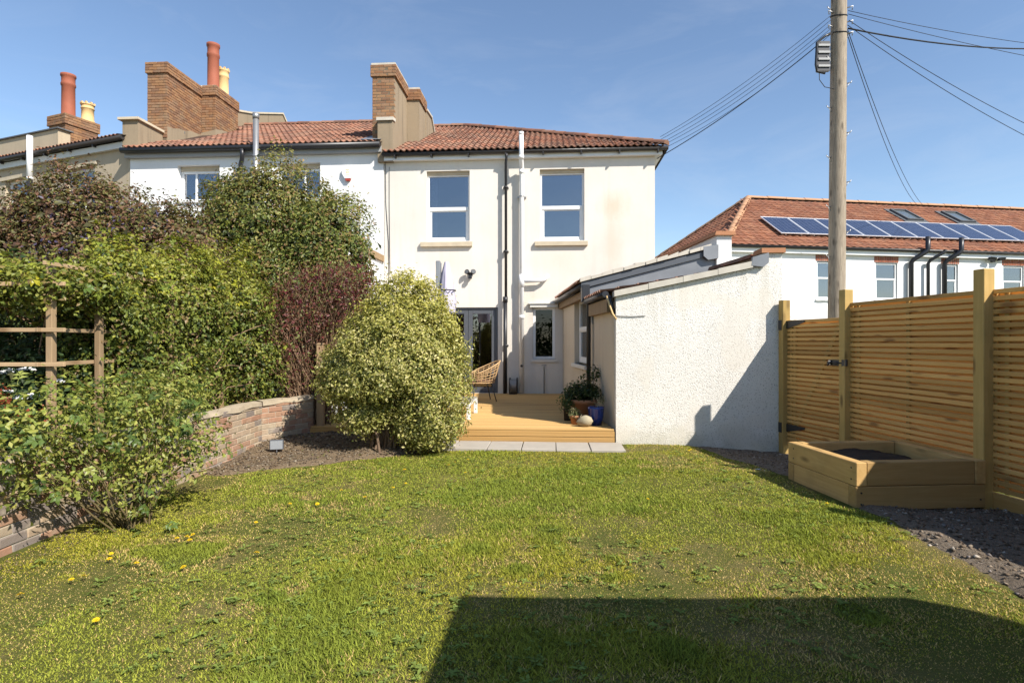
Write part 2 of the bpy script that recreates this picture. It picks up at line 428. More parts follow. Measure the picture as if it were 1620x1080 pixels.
# ------------------------------------------------------------------ geometry helpers
class MB:
    def __init__(s):
        s.v = []; s.f = []; s.sm = []
    def add(s, vs, fs, smooth=False):
        o = len(s.v)
        s.v += [tuple(p) for p in vs]
        s.f += [tuple(i + o for i in f) for f in fs]
        s.sm += [smooth] * len(fs)
        return s
    def box(s, x0, x1, y0, y1, z0, z1):
        return s.add([(x0, y0, z0), (x1, y0, z0), (x1, y1, z0), (x0, y1, z0), (x0, y0, z1), (x1, y0, z1), (x1, y1, z1), (x0, y1, z1)],
                     [(0, 3, 2, 1), (4, 5, 6, 7), (0, 1, 5, 4), (1, 2, 6, 5), (2, 3, 7, 6), (3, 0, 4, 7)])
    def bbox(s, x0, x1, y0, y1, z0, z1, b=0.004):
        """box with bevelled edges"""
        xs, ys, zs = (x0, x1), (y0, y1), (z0, z1)
        vs = []; idx = {}
        for i in range(2):
            for j in range(2):
                for k in range(2):
                    c = (xs[i], ys[j], zs[k]); sg = (1 - 2 * i, 1 - 2 * j, 1 - 2 * k)
                    for a in range(3):
                        p = list(c)
                        for q in range(3):
                            if q != a:
                                p[q] += sg[q] * b
                        idx[(i, j, k, a)] = len(vs); vs.append(p)
        fs = []
        def quad(l):
            fs.append(tuple(l))
        for a in range(3):
            u, w = (a + 1) % 3, (a + 2) % 3
            for e in range(2):
                l = []
                for (p, q) in ((0, 0), (1, 0), (1, 1), (0, 1)):
                    key = [0, 0, 0]; key[a] = e; key[u] = p; key[w] = q
                    l.append(idx[(*key, a)])
                quad(l if e else l[::-1])
            for p in range(2):
                for q in range(2):
                    k0 = [0, 0, 0]; k1 = [0, 0, 0]
                    k0[a] = 0; k1[a] = 1; k0[u] = k1[u] = p; k0[w] = k1[w] = q
                    l = [idx[(*k0, u)], idx[(*k1, u)], idx[(*k1, w)], idx[(*k0, w)]]
                    quad(l if (p + q) % 2 else l[::-1])
        for i in range(2):
            for j in range(2):
                for k in range(2):
                    l = [idx[(i, j, k, a)] for a in range(3)]
                    quad(l if (i + j + k) % 2 == 1 else l[::-1])
        return s.add(vs, fs)
    def prism(s, pts, vec):
        n = len(pts); v = Vector(vec)
        a = [Vector(p) for p in pts]
        b = [p + v for p in a]
        return s.add(a + b, [tuple(range(n))[::-1], tuple(range(n, 2 * n))] + [(i, (i + 1) % n, n + (i + 1) % n, n + i) for i in range(n)])
    def tube(s, pts, r, seg=8, cap=True, smooth=True):
        pts = [Vector(p) for p in pts]
        rs = r if isinstance(r, (list, tuple)) else [r] * len(pts)
        vs = []; fs = []
        up = None
        for i, p in enumerate(pts):
            d = (pts[min(i + 1, len(pts) - 1)] - pts[max(i - 1, 0)]).normalized()
            if up is None:
                up = d.orthogonal().normalized()
            up = (up - d * up.dot(d)).normalized()
            w = d.cross(up)
            for k in range(seg):
                a = 2 * math.pi * k / seg
                vs.append(p + (up * math.cos(a) + w * math.sin(a)) * rs[i])
        for i in range(len(pts) - 1):
            for k in range(seg):
                fs.append((i * seg + k, i * seg + (k + 1) % seg, (i + 1) * seg + (k + 1) % seg, (i + 1) * seg + k))
        s.add(vs, fs, smooth)
        if cap:
            o = len(s.v) - len(vs)
            s.f.append(tuple(o + k for k in range(seg))[::-1]); s.sm.append(False)
            s.f.append(tuple(o + (len(pts) - 1) * seg + k for k in range(seg))); s.sm.append(False)
        return s
    def lathe(s, prof, c=(0, 0, 0), seg=20, smooth=True):
        vs = []; fs = []
        for (r, z) in prof:
            for k in range(seg):
                a = 2 * math.pi * k / seg
                vs.append((c[0] + r * math.cos(a), c[1] + r * math.sin(a), c[2] + z))
        for i in range(len(prof) - 1):
            for k in range(seg):
                fs.append((i * seg + k, i * seg + (k + 1) % seg, (i + 1) * seg + (k + 1) % seg, (i + 1) * seg + k))
        return s.add(vs, fs, smooth)
    def wall(s, x0, x1, z0, z1, holes, y=0.0, depth=0.22, zt=None):
        """wall sheet in the xz plane facing -y, with reveals running back to y+depth"""
        xs = sorted({x0, x1, *[h[0] for h in holes], *[h[1] for h in holes]})
        zs = sorted({z0, z1, *[h[2] for h in holes], *[h[3] for h in holes]})
        for i in range(len(xs) - 1):
            for k in range(len(zs) - 1):
                a, b, c, d = xs[i], xs[i + 1], zs[k], zs[k + 1]
                cx, cz = (a + b) / 2, (c + d) / 2
                if any(h[0] < cx < h[1] and h[2] < cz < h[3] for h in holes):
                    continue
                s.add([(a, y, c), (b, y, c), (b, y, d), (a, y, d)], [(0, 1, 2, 3)])
                s.add([(a, y + depth, c), (b, y + depth, c), (b, y + depth, d), (a, y + depth, d)], [(3, 2, 1, 0)])
        for (a, b, c, d) in holes:
            for (p, q) in (((a, c), (a, d)), ((a, d), (b, d)), ((b, d), (b, c)), ((b, c), (a, c))):
                s.add([(p[0], y, p[1]), (q[0], y, q[1]), (q[0], y + depth, q[1]), (p[0], y + depth, p[1])], [(0, 1, 2, 3)])
        for (p, q) in (((x0, z0), (x0, z1)), ((x1, z1), (x1, z0))):
            s.add([(p[0], y, p[1]), (p[0], y + depth, p[1]), (q[0], y + depth, q[1]), (q[0], y, q[1])], [(0, 1, 2, 3)])
        return s
    def mesh(s, name, m):
        me = bpy.data.meshes.new(name)
        me.from_pydata(s.v, [], s.f)
        me.polygons.foreach_set('use_smooth', s.sm)
        if m is not None:
            me.materials.append(m)
        me.update()
        return me
    def build(s, name, m, parent=None, **kw):
        return put(name, s.mesh(name, m), parent, **kw)

def put(name, me, parent=None, mat=None, label=None, cat=None, group=None, kind=None):
    o = bpy.data.objects.new(name, me)
    COL.objects.link(o)
    if parent is not None:
        o.parent = parent
    if mat is not None:
        o.matrix_basis = mat
    tag(o, label, cat, group, kind)
    return o

def tag(o, label=None, cat=None, group=None, kind=None):
    if label: o['label'] = label
    if cat: o['category'] = cat
    if group: o['group'] = group
    if kind: o['kind'] = kind
    return o

def thing(name, label, cat, loc=(0, 0, 0), rz=0.0, group=None):
    o = bpy.data.objects.new(name, None)
    o.empty_display_size = 0.1
    COL.objects.link(o)
    o.location = loc
    o.rotation_euler = (0, 0, rz)
    return tag(o, label, cat, group)

def world_of(o):
    m = o.matrix_basis.copy()
    while o.parent is not None:
        o = o.parent
        m = o.matrix_basis @ m
    return m

def frame(o, ex, ey, ez=None):
    """matrix with origin o and axes ex, ey, ez"""
    ex = Vector(ex).normalized(); ey = Vector(ey).normalized()
    ez = Vector(ez).normalized() if ez is not None else ex.cross(ey)
    return Matrix(((ex.x, ey.x, ez.x, o[0]), (ex.y, ey.y, ez.y, o[1]), (ex.z, ey.z, ez.z, o[2]), (0, 0, 0, 1)))

def np_mesh(name, V, F, m, col=None, smooth=False):
    """mesh from numpy arrays; F is (n,3); col is per-vertex rgb"""
    me = bpy.data.meshes.new(name)
    n, k = F.shape
    me.vertices.add(len(V)); me.loops.add(n * k); me.polygons.add(n)
    me.vertices.foreach_set('co', np.ascontiguousarray(V, dtype=np.float32).ravel())
    me.loops.foreach_set('vertex_index', np.ascontiguousarray(F, dtype=np.int32).ravel())
    me.polygons.foreach_set('loop_start', np.arange(0, n * k, k, dtype=np.int32))
    me.polygons.foreach_set('loop_total', np.full(n, k, dtype=np.int32))
    if smooth:
        me.polygons.foreach_set('use_smooth', np.ones(n, dtype=bool))
    me.materials.append(m)
    me.update(calc_edges=True)
    if col is not None:
        a = me.color_attributes.new('col', 'FLOAT_COLOR', 'POINT')
        c = np.ones((len(V), 4), dtype=np.float32); c[:, :3] = col
        a.data.foreach_set('color', c.ravel())
    return me

def many(name, parent, me, mats, cam_local, limit=300, rest_name=None):
    """copies of one piece: those nearest the camera as parts, the rest joined in one part"""
    c = Vector(cam_local)
    mats = sorted(mats, key=lambda q: (q.translation - c).length)
    for q in mats[:limit]:
        put(name, me, parent, q)
    rest = mats[limit:]
    if rest:
        n = len(me.vertices)
        co = np.empty(n * 3, dtype=np.float32); me.vertices.foreach_get('co', co); co = co.reshape(n, 3)
        V = []; faces = []
        for i, q in enumerate(rest):
            A = np.array(q)
            V.append(co @ A[:3, :3].T + A[:3, 3])
            faces += [tuple(k + i * n for k in p.vertices) for p in me.polygons]
        m2 = bpy.data.meshes.new(rest_name or name)
        m2.from_pydata(np.concatenate(V).tolist(), [], faces)
        m2.materials.append(me.materials[0])
        m2.polygons.foreach_set('use_smooth', [me.polygons[0].use_smooth] * len(faces))
        m2.update()
        put(rest_name or name, m2, parent, kind='stuff')

def cam_in(o):
    return world_of(o).inverted() @ Vector((0, 0, 1.5))

# value noise for numpy
_nz = np.random.RandomState(11).rand(64, 64, 64)
def vnoise(P, scale, seed=0):
    p = np.asarray(P) * scale + seed * 17.31
    if p.shape[1] == 2:
        p = np.concatenate([p, np.full((len(p), 1), seed * 3.7 + 0.5)], 1)
    i = np.floor(p).astype(int); f = p - i; f = f * f * (3 - 2 * f)
    r = 0
    for a in (0, 1):
        for b in (0, 1):
            for c in (0, 1):
                w = (f[:, 0] if a else 1 - f[:, 0]) * (f[:, 1] if b else 1 - f[:, 1]) * (f[:, 2] if c else 1 - f[:, 2])
                r = r + w * _nz[(i[:, 0] + a) % 64, (i[:, 1] + b) % 64, (i[:, 2] + c) % 64]
    return r
def fnoise(P, scale, seed=0, oct=3):
    s = 0; a = 1; t = 0
    for k in range(oct):
        s = s + a * vnoise(P, scale * 2 ** k, seed + k); t += a; a *= 0.5
    return s / t

def unit(v):
    return v / np.maximum(np.linalg.norm(v, axis=1, keepdims=True), 1e-9)

def leaf_quads(pos, nrm, axis, L, Wd, fold=0.18, droop=0.0):
    """two-triangle folded leaves -> V, F"""
    axis = unit(axis - nrm * np.sum(axis * nrm, 1, keepdims=True))
    side = np.cross(nrm, axis)
    L = L[:, None]; Wd = Wd[:, None]
    a = pos - axis * L * 0.5
    c = pos + axis * L * 0.5 - nrm * L * droop
    b = pos + side * Wd * 0.5 + nrm * Wd * fold - axis * L * 0.05
    d = pos - side * Wd * 0.5 + nrm * Wd * fold - axis * L * 0.05
    n = len(pos)
    V = np.stack([a, b, c, d], 1).reshape(-1, 3)
    o = (np.arange(n) * 4)[:, None]
    F = np.concatenate([o + np.array([[0, 1, 2]]), o + np.array([[0, 2, 3]])], 1).reshape(-1, 3)
    return V, F

def crown_points(blobs, n, per, seed, spread=0.10, lump=0.2, inner=0.18, cut=None, front=None):
    """leaf positions clustered on the lumpy outsides of ellipsoid blobs (c, r, weight)"""
    R = np.random.RandomState(seed)
    nc = max(8, n // per)
    w = np.array([b[2] for b in blobs], float); w /= w.sum()
    bi = R.choice(len(blobs), nc, p=w)
    C = np.array([b[0] for b in blobs])[bi]; Rad = np.array([b[1] for b in blobs])[bi]
    d = unit(R.normal(size=(nc, 3)))
    if front is not None:                      # a plant against others grows few leaves on its far side
        flip = (d[:, 1] > front) & (R.rand(nc) < 0.9)
        d[flip, 1] *= -1
    q = 1.0 + lump * 2 * (fnoise(d * 1.0 + C, 1.7, seed) - 0.5) + lump * 1.2 * (vnoise(d + C * 2, 5.0, seed + 3) - 0.5)
    q = q * (1 - np.abs(R.normal(size=nc)) * 0.09)
    ins = R.rand(nc) < inner
    q = np.where(ins, q * (0.35 + 0.55 * R.rand(nc)), q)
    P = C + d * Rad * q[:, None]
    out = unit(d / Rad)
    k = np.repeat(np.arange(nc), per)
    sp = spread * (0.6 + 0.8 * R.rand(nc))[k][:, None]
    pos = P[k] + R.normal(size=(len(k), 3)) * sp
    nrm = out[k]
    if cut is not None:
        keep = cut(pos)
        pos, nrm, k = pos[keep], nrm[keep], k[keep]
    return pos, nrm, k, R, P, ins

def crown(name, parent, blobs, n, per, seed, size, ratio, palette, spread=0.10, lump=0.2, inner=0.18,
          up=0.35, rnd=0.9, cut=None, front=None, top=None, mat='leaf', droop=0.12, kind=None, jitter=0.25):
    pos, nrm, k, R, P, ins = crown_points(blobs, n, per, seed, spread, lump, inner, cut, front)
    m = len(pos)
    nn = unit(nrm + R.normal(size=(m, 3)) * rnd * 0.6 + np.array([[0, 0, up]]))
    ax = unit(R.normal(size=(m, 3)) + nrm * 0.5 + np.array([[0, 0, -0.15]]))
    L = size * (0.65 + 0.7 * R.rand(m))
    V, F = leaf_quads(pos, nn, ax, L, L * ratio * (0.8 + 0.4 * R.rand(m)), droop=droop)
    cols = np.array([c for c, _ in palette]); w = np.array([x for _, x in palette], float); w /= w.sum()
    cl = R.choice(len(cols), k.max() + 1, p=w)[k]
    ow = R.choice(len(cols), m, p=w)
    c = np.where((R.rand(m) < 0.5)[:, None], cols[cl], cols[ow])
    if top is not None:
        z0, z1, tc, amt = top
        f = np.clip((pos[:, 2] - z0) / (z1 - z0), 0, 1)[:, None] * amt * (R.rand(m) < 0.8)[:, None]
        c = c * (1 - f) + np.array(tc) * f
    c = c * (1 + jitter * (R.rand(m, 1) - 0.5) * 2)
    me = np_mesh(name, V, F, M[mat], np.repeat(c, 4, 0))
    return put(name, me, parent, kind=kind), P

def twigs(name, parent, root, targets, mat, r0=0.02, r1=0.004, seg=4, sides=4, wob=0.12, seed=1, kind=None, sag=0.0):
    R = random.Random(seed)
    mb = MB()
    for t in targets:
        a = Vector(root(R) if callable(root) else root); b = Vector(t)
        L = (b - a).length
        pts = []; rs = []
        for i in range(seg + 1):
            f = i / seg
            p = a.lerp(b, f)
            p.z += L * 0.16 * math.sin(math.pi * f) - sag * f * f
            if 0 < i:
                p += Vector((R.gauss(0, 1), R.gauss(0, 1), R.gauss(0, 0.6))) * wob * L * 0.25
            pts.append(p); rs.append(r0 * (1 - f) + r1 * f)
        mb.tube(pts, rs, sides, cap=False)
    return mb.build(name, mat, parent, kind=kind)

# shared pieces
def tile_mesh(w, l, m, seg=8, amp=0.022, lip=0.022):
    mb = MB(); top = []
    for i in range(seg + 1):
        x = w * (i / seg) * 1.06
        top.append((x, amp * math.sin(2 * math.pi * i / seg + 0.6)))
    vs = [(x, 0, z + lip) for x, z in top] + [(x, l, z) for x, z in top] + [(x, 0, z) for x, z in top]
    n = seg + 1
    fs = [(i, i + 1, n + i + 1, n + i) for i in range(seg)] + [(2 * n + i, 2 * n + i + 1, i + 1, i) for i in range(seg)]
    mb.add(vs, fs)
    return mb.mesh('tile', m)

def brick_piece(l, h, d, m, seed=0):
    """a worn brick: local x along, y outward (face at y=0 looking to -y), z up, centred in x and z"""
    mb = MB().bbox(-l / 2, l / 2, 0, d, -h / 2, h / 2, 0.006)
    R = random.Random(seed)
    mb.v = [(x + R.uniform(-.003, .003), y + R.uniform(-.004, .003), z + R.uniform(-.003, .003)) for x, y, z in mb.v]
    return mb.mesh('brick', m)

def brick_wall(mats, o, ex, ez, length, height, bl=0.215, bh=0.065, j=0.01, seed=0, skip=None, out=None):
    """placement of bricks over a face: o bottom start, ex along, ez up; the face looks along -(ez x ex)"""
    R = random.Random(seed)
    ex = Vector(ex).normalized(); ez = Vector(ez).normalized(); ey = ez.cross(ex)
    n = int(height / (bh + j)); pitch = bl + j
    for r in range(n):
        x = -pitch / 2 if r % 2 else 0.0
        while x < length - 0.03:
            a = max(x, 0); b = min(x + bl, length)
            if b - a > 0.04:
                c = Vector(o) + ex * ((a + b) / 2) + ez * (r * (bh + j) + bh / 2 + j / 2) + ey * R.uniform(-.005, .003)
                if not (skip and skip(c)):
                    q = frame(c, ex, ey, ez) @ Matrix.Rotation(R.uniform(-.012, .012), 4, 'Y') @ Matrix.Diagonal(((b - a) / bl, 1, 1, 1))
                    mats.append(q)
            x += pitch

# ------------------------------------------------------------------ ground
def sstep(t):
    t = np.clip(t, 0, 1)
    return t * t * (3 - 2 * t)
def gz(x, y):
    x = np.asarray(x, float); y = np.asarray(y, float)
    P = np.stack([x.ravel(), y.ravel()], 1)
    u = (fnoise(P, 0.9, 2, 2) - 0.5).reshape(x.shape) * 0.035
    u = u + 0.06 * np.exp(-((x - 2.6) / 1.0) ** 2 - ((y - 5.4) / 2.4) ** 2)
    return u - 0.10 * sstep((x - 1.8) / 2.0) * sstep((y - 6.0) / 1.8)
def inside(P, poly):
    x, y = P[:, 0], P[:, 1]; r = np.zeros(len(P), bool)
    n = len(poly)
    for i in range(n):
        (x0, y0), (x1, y1) = poly[i], poly[(i + 1) % n]
        c = ((y0 > y) != (y1 > y))
        r ^= c & (x < (x1 - x0) * (y - y0) / ((y1 - y0) if y1 != y0 else 1e-9) + x0)
    return r
SOIL_BED = [(-3.7, 6.5), (-3.25, 6.35), (-2.9, 6.5), (-2.6, 6.75), (-2.15, 6.98), (-1.56, 7.36), (-1.0, 7.75), (-0.9, 8.5), (-3.2, 8.8), (-3.7, 8.0)]
GRAVEL_FAR = [(2.5, 8.3), (2.72, 7.75), (2.85, 6.9), (2.9, 6.05), (4.4, 6.05), (4.2, 8.3)]
GRAVEL_NEAR = [(2.98, 5.05), (3.02, 4.7), (2.98, 4.2), (3.0, 3.7), (2.92, 3.2), (2.98, 2.4), (3.1, 1.5), (4.8, 1.5), (4.6, 5.2)]

def lawn_ground():
    t = NT('lawn_soil')
    w = t.world_coord()
    a = t.noise(w, 1.1, 5, 0.65)
    col = t.ramp(a, [(0.32, (0.075, 0.095, 0.020)), (0.5, (0.105, 0.110, 0.028)), (0.78, (0.23, 0.165, 0.085))])
    b = t.noise(w, 28, 4, 0.7)
    col = t.mix(t.math('MULTIPLY', t.ramp(b, [(0.45, (0,)), (0.7, (1,))]), 0.4), col, (0.085, 0.068, 0.03))
    return t.done(t.bsdf(col, 0.95, t.bump(t.noise(w, 90, 3), 0.8, 0.02), 0.05))
M['lawnsoil'] = lawn_ground()
def bare_mat(name, c1, c2, c3, s):
    t = NT(name)
    w = t.world_coord()
    col = t.mix(t.ramp(t.noise(w, s, 5, 0.7), [(0.35, (0,)), (0.7, (1,))]), c1, c2)
    col = t.mix(t.ramp(t.noise(w, s * 6, 3, 0.7), [(0.58, (0,)), (0.68, (1,))]), col, c3)
    return t.done(t.bsdf(col, 0.95, t.bump(t.noise(w, 40, 5, 0.75), 1.0, 0.03), 0.08))
M['bedsoil'] = bare_mat('bed_soil', (0.17, 0.12, 0.075), (0.24, 0.18, 0.115), (0.32, 0.26, 0.18), 5)
M['gravelsoil'] = bare_mat('gravel_soil', (0.17, 0.135, 0.10), (0.23, 0.185, 0.14), (0.31, 0.27, 0.22), 6)

def sheet(name, x0, x1, y0, y1, step, m, zf, keep=None, kind='structure'):
    nx = int((x1 - x0) / step) + 1; ny = int((y1 - y0) / step) + 1
    X, Y = np.meshgrid(np.linspace(x0, x1, nx), np.linspace(y0, y1, ny))
    Z = zf(X, Y)
    V = np.stack([X, Y, Z], -1).reshape(-1, 3)
    i = (np.arange(ny - 1)[:, None] * nx + np.arange(nx - 1)[None]).ravel()
    F = np.stack([i, i + 1, i + nx + 1, i + nx], 1)
    if keep is not None:
        c = V[F].mean(1)[:, :2]
        F = F[keep(c)]
    return put(name, np_mesh(name, V, F, m, smooth=True), kind=kind)

sheet('ground', -220, 220, -160, 280, 20, bare_mat('far_ground', (0.10, 0.11, 0.05), (0.14, 0.13, 0.07), (0.15, 0.14, 0.10), 0.2), lambda x, y: 0 * x - 0.25)
sheet('lawn', -3.75, 5.0, -7.0, 9.0, 0.12, M['lawnsoil'], gz)
def rag(poly, amt=0.22, seed=0):
    return lambda c: inside(c + np.stack([fnoise(c, 2.6, 4 + seed) - 0.5, fnoise(c, 2.6, 9 + seed) - 0.5], 1) * amt * 2, poly)
keep_soil, keep_gf, keep_gn = rag(SOIL_BED), rag(GRAVEL_FAR, 0.12, 1), rag(GRAVEL_NEAR, 0.2, 2)
def depth_in(kf, x, y):
    """0 at the rim of a bare patch, 1 well inside it"""
    P = np.stack([np.asarray(x, float).ravel(), np.asarray(y, float).ravel()], 1)
    s = 0
    for r in (0.07, 0.15):
        for a in range(8):
            s = s + kf(P + r * np.array([[math.cos(a * .785), math.sin(a * .785)]]))
    return np.clip((s / 16.0 - 0.55) / 0.45, 0, 1).reshape(np.shape(x))
def bumpz(k, h, kf):
    return lambda x, y: gz(x, y) - 0.012 + (0.022 + h * (fnoise(np.stack([np.asarray(x).ravel(), np.asarray(y).ravel()], 1), k, 5, 3).reshape(np.shape(x)))) * depth_in(kf, x, y)
def moundz(x, y):
    return bumpz(6, 0.06, keep_soil)(x, y) + 0.10 * depth_in(keep_soil, x, y) * sstep((y - 7.0) / 1.2) * sstep((-0.9 - x) / 1.0)
sheet('soil_bed', -3.6, -0.7, 5.0, 8.9, 0.05, M['bedsoil'], moundz, keep_soil)
sheet('gravel_strip', 2.3, 4.5, 5.8, 8.4, 0.05, M['gravelsoil'], bumpz(6, 0.03, keep_gf), keep_gf)
sheet('gravel_path', 2.6, 5.0, 1.4, 5.4, 0.05, M['gravelsoil'], bumpz(5, 0.05, keep_gn), keep_gn)
sheet('neighbouring_garden', -16, -3.62, -2, 14.3, 0.5, M['bedsoil'], lambda x, y: 0 * x + 0.5)

# ------------------------------------------------------------------ windows
def window(parent, x0, x1, z0, z1, y, transom, glass, m, name='window', side=0.05, lower=0.06, sill=None, mullion=None):
    """frame with an upper and a lower light; panes are its children"""
    f = MB()
    f.bbox(x0, x0 + side, y, y + 0.07, z0, z1); f.bbox(x1 - side, x1, y, y + 0.07, z0, z1)
    f.bbox(x0 + side, x1 - side, y, y + 0.07, z1 - side, z1)
    f.bbox(x0 + side, x1 - side, y, y + 0.07, z0, z0 + side)
    panes = []
    if transom:
        t0, t1 = transom
        f.bbox(x0 + side, x1 - side, y - 0.008, y + 0.07, t0, t1)
        panes.append((x0 + side, x1 - side, t1, z1 - side))
        a, b, c, d = x0 + side, x1 - side, z0 + side, t0
        f.bbox(a, a + lower, y + 0.012, y + 0.06, c, d); f.bbox(b - lower, b, y + 0.012, y + 0.06, c, d)
        f.bbox(a + lower, b - lower, y + 0.012, y + 0.06, d - lower * 0.4, d); f.bbox(a + lower, b - lower, y + 0.012, y + 0.06, c, c + lower)
        panes.append((a + lower, b - lower, c + lower, d - lower * 0.4))
    else:
        panes.append((x0 + side, x1 - side, z0 + side, z1 - side))
    if mullion:
        f.bbox(mullion - 0.025, mullion + 0.025, y + 0.005, y + 0.062, z0 + side, z1 - side)
    o = f.build(name, m, parent)
    for (a, b, c, d) in panes:
        MB().box(a - 0.004, b + 0.004, y + 0.03, y + 0.036, c - 0.004, d + 0.004).build('pane', glass, o)
    return o

def curtain_mesh(x0, x1, y, z0, z1, waves=5, amp=0.02):
    mb = MB(); n = waves * 6
    vs = []
    for i in range(n + 1):
        x = x0 + (x1 - x0) * i / n
        yy = y + amp * math.sin(2 * math.pi * waves * i / n)
        vs += [(x, yy, z0), (x, yy, z1)]
    mb.add(vs, [(2 * i, 2 * i + 2, 2 * i + 3, 2 * i + 1) for i in range(n)], True)
    mb.add([(x, yy + 0.004, z) for x, yy, z in vs], [(2 * i + 1, 2 * i + 3, 2 * i + 2, 2 * i) for i in range(n)], True)
    return mb

ROLL = {}
def roll_tile(m, w=0.30, l=0.36, waves=2, seg=12, amp=0.021, lip=0.02):
    key = (m.name, w, l, waves)
    if key not in ROLL:
        n = seg + 1
        top = [(w * 1.03 * i / seg, amp * math.sin(2 * math.pi * waves * i / seg + 0.7)) for i in range(n)]
        vs = [(x, 0, z + lip) for x, z in top] + [(x, l, z) for x, z in top] + [(x, 0.004, z - 0.004) for x, z in top]
        mb = MB().add(vs, [(i, i + 1, n + i + 1, n + i) for i in range(seg)] + [(2 * n + i, 2 * n + i + 1, i + 1, i) for i in range(seg)])
        ROLL[key] = mb.mesh('tile', m)
    return ROLL[key]

def tile_field(parent, root, o, ex, ey, width, length, m, w=0.30, gauge=0.30, clip=None, limit=300, lift=0.02, seed=0, waves=2, seg=12, shift=0.0):
    R = random.Random(seed)
    ex = Vector(ex).normalized(); ey = Vector(ey).normalized(); ez = ex.cross(ey)
    me = roll_tile(m, w, gauge * 1.2, waves, seg)
    mats = []
    rows = int(math.ceil(length / gauge)); cols = int(math.ceil(width / w))
    for r in range(rows):
        for c in range(cols):
            u, v = c * w + shift, r * gauge
            if v + gauge * 0.5 > length or u + w * 0.6 > width:
                continue
            if clip and not clip(u, v):
                continue
            p = Vector(o) + ex * u + ey * v + ez * (lift + R.uniform(-.003, .003))
            q = frame(p, ex, ey, ez) @ Matrix.Rotation(R.uniform(-.008, .008), 4, 'Z') @ Matrix.Rotation(R.uniform(-.006, .006), 4, 'X')
            mats.append(q)
    many('tile', parent, me, mats, cam_in(root), limit, 'tile_field')

def ridge_run(parent, p0, p1, m, r=0.12, l=0.42, name='ridge_tile'):
    """half-round ridge tiles laid end to end"""
    p0 = Vector(p0); p1 = Vector(p1); d = (p1 - p0); n = max(1, round(d.length / l)); l = d.length / n
    key = ('ridge', m.name, round(l, 3))
    if key not in ROLL:
        mb = MB(); seg = 8; vs = []
        for (y, rr) in ((-0.02, r), (l, r * 0.9)):
            for i in range(seg + 1):
                a = math.pi * i / seg
                vs.append((rr * math.cos(a), y, rr * math.sin(a) * 0.85))
        k = seg + 1
        mb.add(vs, [(i + 1, i, k + i, k + i + 1) for i in range(seg)], True)
        mb.add([(x, y, z) for x, y, z in vs[:k]], [tuple(range(k))])
        ROLL[key] = mb.mesh(name, m)
    ey = d.normalized(); ex = ey.cross(Vector((0, 0, 1))).normalized(); ez = ex.cross(ey)
    for i in range(n):
        q = frame(p0 + d * (i / n) + Vector((0, 0, rng.uniform(-.006, .006))), ex, ey, ez)
        put(name, ROLL[key], parent, q)

def brick_set(parent, root, faces, m, limit=300, skip=None, bl=0.215, bh=0.065, seed=0):
    """faces: (origin, ex, length, height)"""
    mats = []
    for i, (o, ex, ln, h) in enumerate(faces):
        brick_wall(mats, o, ex, (0, 0, 1), ln, h, bl, bh, seed=seed + i, skip=skip)
    key = ('brick', m.name, bl)
    if key not in ROLL:
        ROLL[key] = brick_piece(bl, bh, 0.09, m, 3)
    many('brick', parent, ROLL[key], mats, cam_in(root), limit, 'brickwork')

def chimney_pot(parent, x, y, z, h, r, m, crown_top=False):
    pr = [(r * 1.12, 0), (r * 1.12, 0.06), (r * 0.98, 0.08), (r * 0.94, h * 0.72), (r * 1.05, h * 0.74), (r * 1.05, h * 0.79), (r * 0.96, h * 0.81),
          (r * 0.97, h * 0.93), (r * 1.1, h * 0.95), (r * 1.1, h), (r * 0.85, h), (r * 0.8, h * 0.6)]
    mb = MB().lathe(pr, (x, y, z), 18)
    if crown_top:
        for k in range(8):
            a = k * math.pi / 4
            mb.box(x + math.cos(a) * r * 0.97 - 0.025, x + math.cos(a) * r * 0.97 + 0.025, y + math.sin(a) * r * 0.97 - 0.025, y + math.sin(a) * r * 0.97 + 0.025, z + h - 0.005, z + h + 0.05)
    return mb.build('chimney_pot', m, parent)

# ------------------------------------------------------------------ the cream house
R4 = RAD(-4)
cream = thing('terraced_house', 'cream rendered end terrace house with two sash windows and a grey glazed door', 'house', (3.49, 13.9, 0), R4)
DOOR = (-6.05, -3.85, 0.215, 2.35)
W1 = (-5.65, -4.56, 4.01, 5.77); W2 = (-2.81, -1.71, 3.99, 5.76); KW = (-2.98, -2.43, 1.06, 2.42)
MB().wall(-6.73, 0, -0.2, 6.06, [DOOR, W1, W2, KW], 0, 0.22).build('wall', M['cream'], cream)
shell = MB()
shell.box(-0.22, 0, 0.22, 9.6, -0.2, 6.06).box(-6.73, 0, 9.6, 9.8, -0.2, 6.06).box(-6.73, -6.6, 0.22, 9.6, -0.2, 6.06)
shell.build('side_wall', M['cream'], cream)
MB().box(-6.6, -0.22, 0.22, 9.6, 2.85, 3.05).box(-6.6, -0.22, 0.22, 9.6, 0.0, 0.19).box(-6.6, -0.22, 4.6, 4.75, 0.19, 6.0).box(-3.55, -3.43, 0.22, 4.6, 0.19, 6.0).box(-6.6, -0.22, 0.22, 9.6, 6.0, 6.06).build('interior', M['interior'], cream)
wa = window(cream, -5.648, -4.562, 4.012, 5.70, 0.10, (4.79, 4.88), M['glass_up'], M['upvc'])
window(cream, -2.808, -1.712, 3.992, 5.69, 0.10, (4.78, 4.87), M['glass_up'], M['upvc'])
for v in (W1, W2):
    MB().bbox(v[0] + 0.002, v[1] - 0.002, 0.07, 0.2, v[3] - 0.085, v[3] - 0.002, 0.004).build('window_head', M['stone'], cream)
curtain_mesh(-5.56, -5.42, 0.24, 4.05, 5.66, 3).build('curtain', M['curtain'], cream)
curtain_mesh(-4.70, -4.62, 0.26, 4.05, 5.66, 2).build('curtain', M['curtain'], cream)
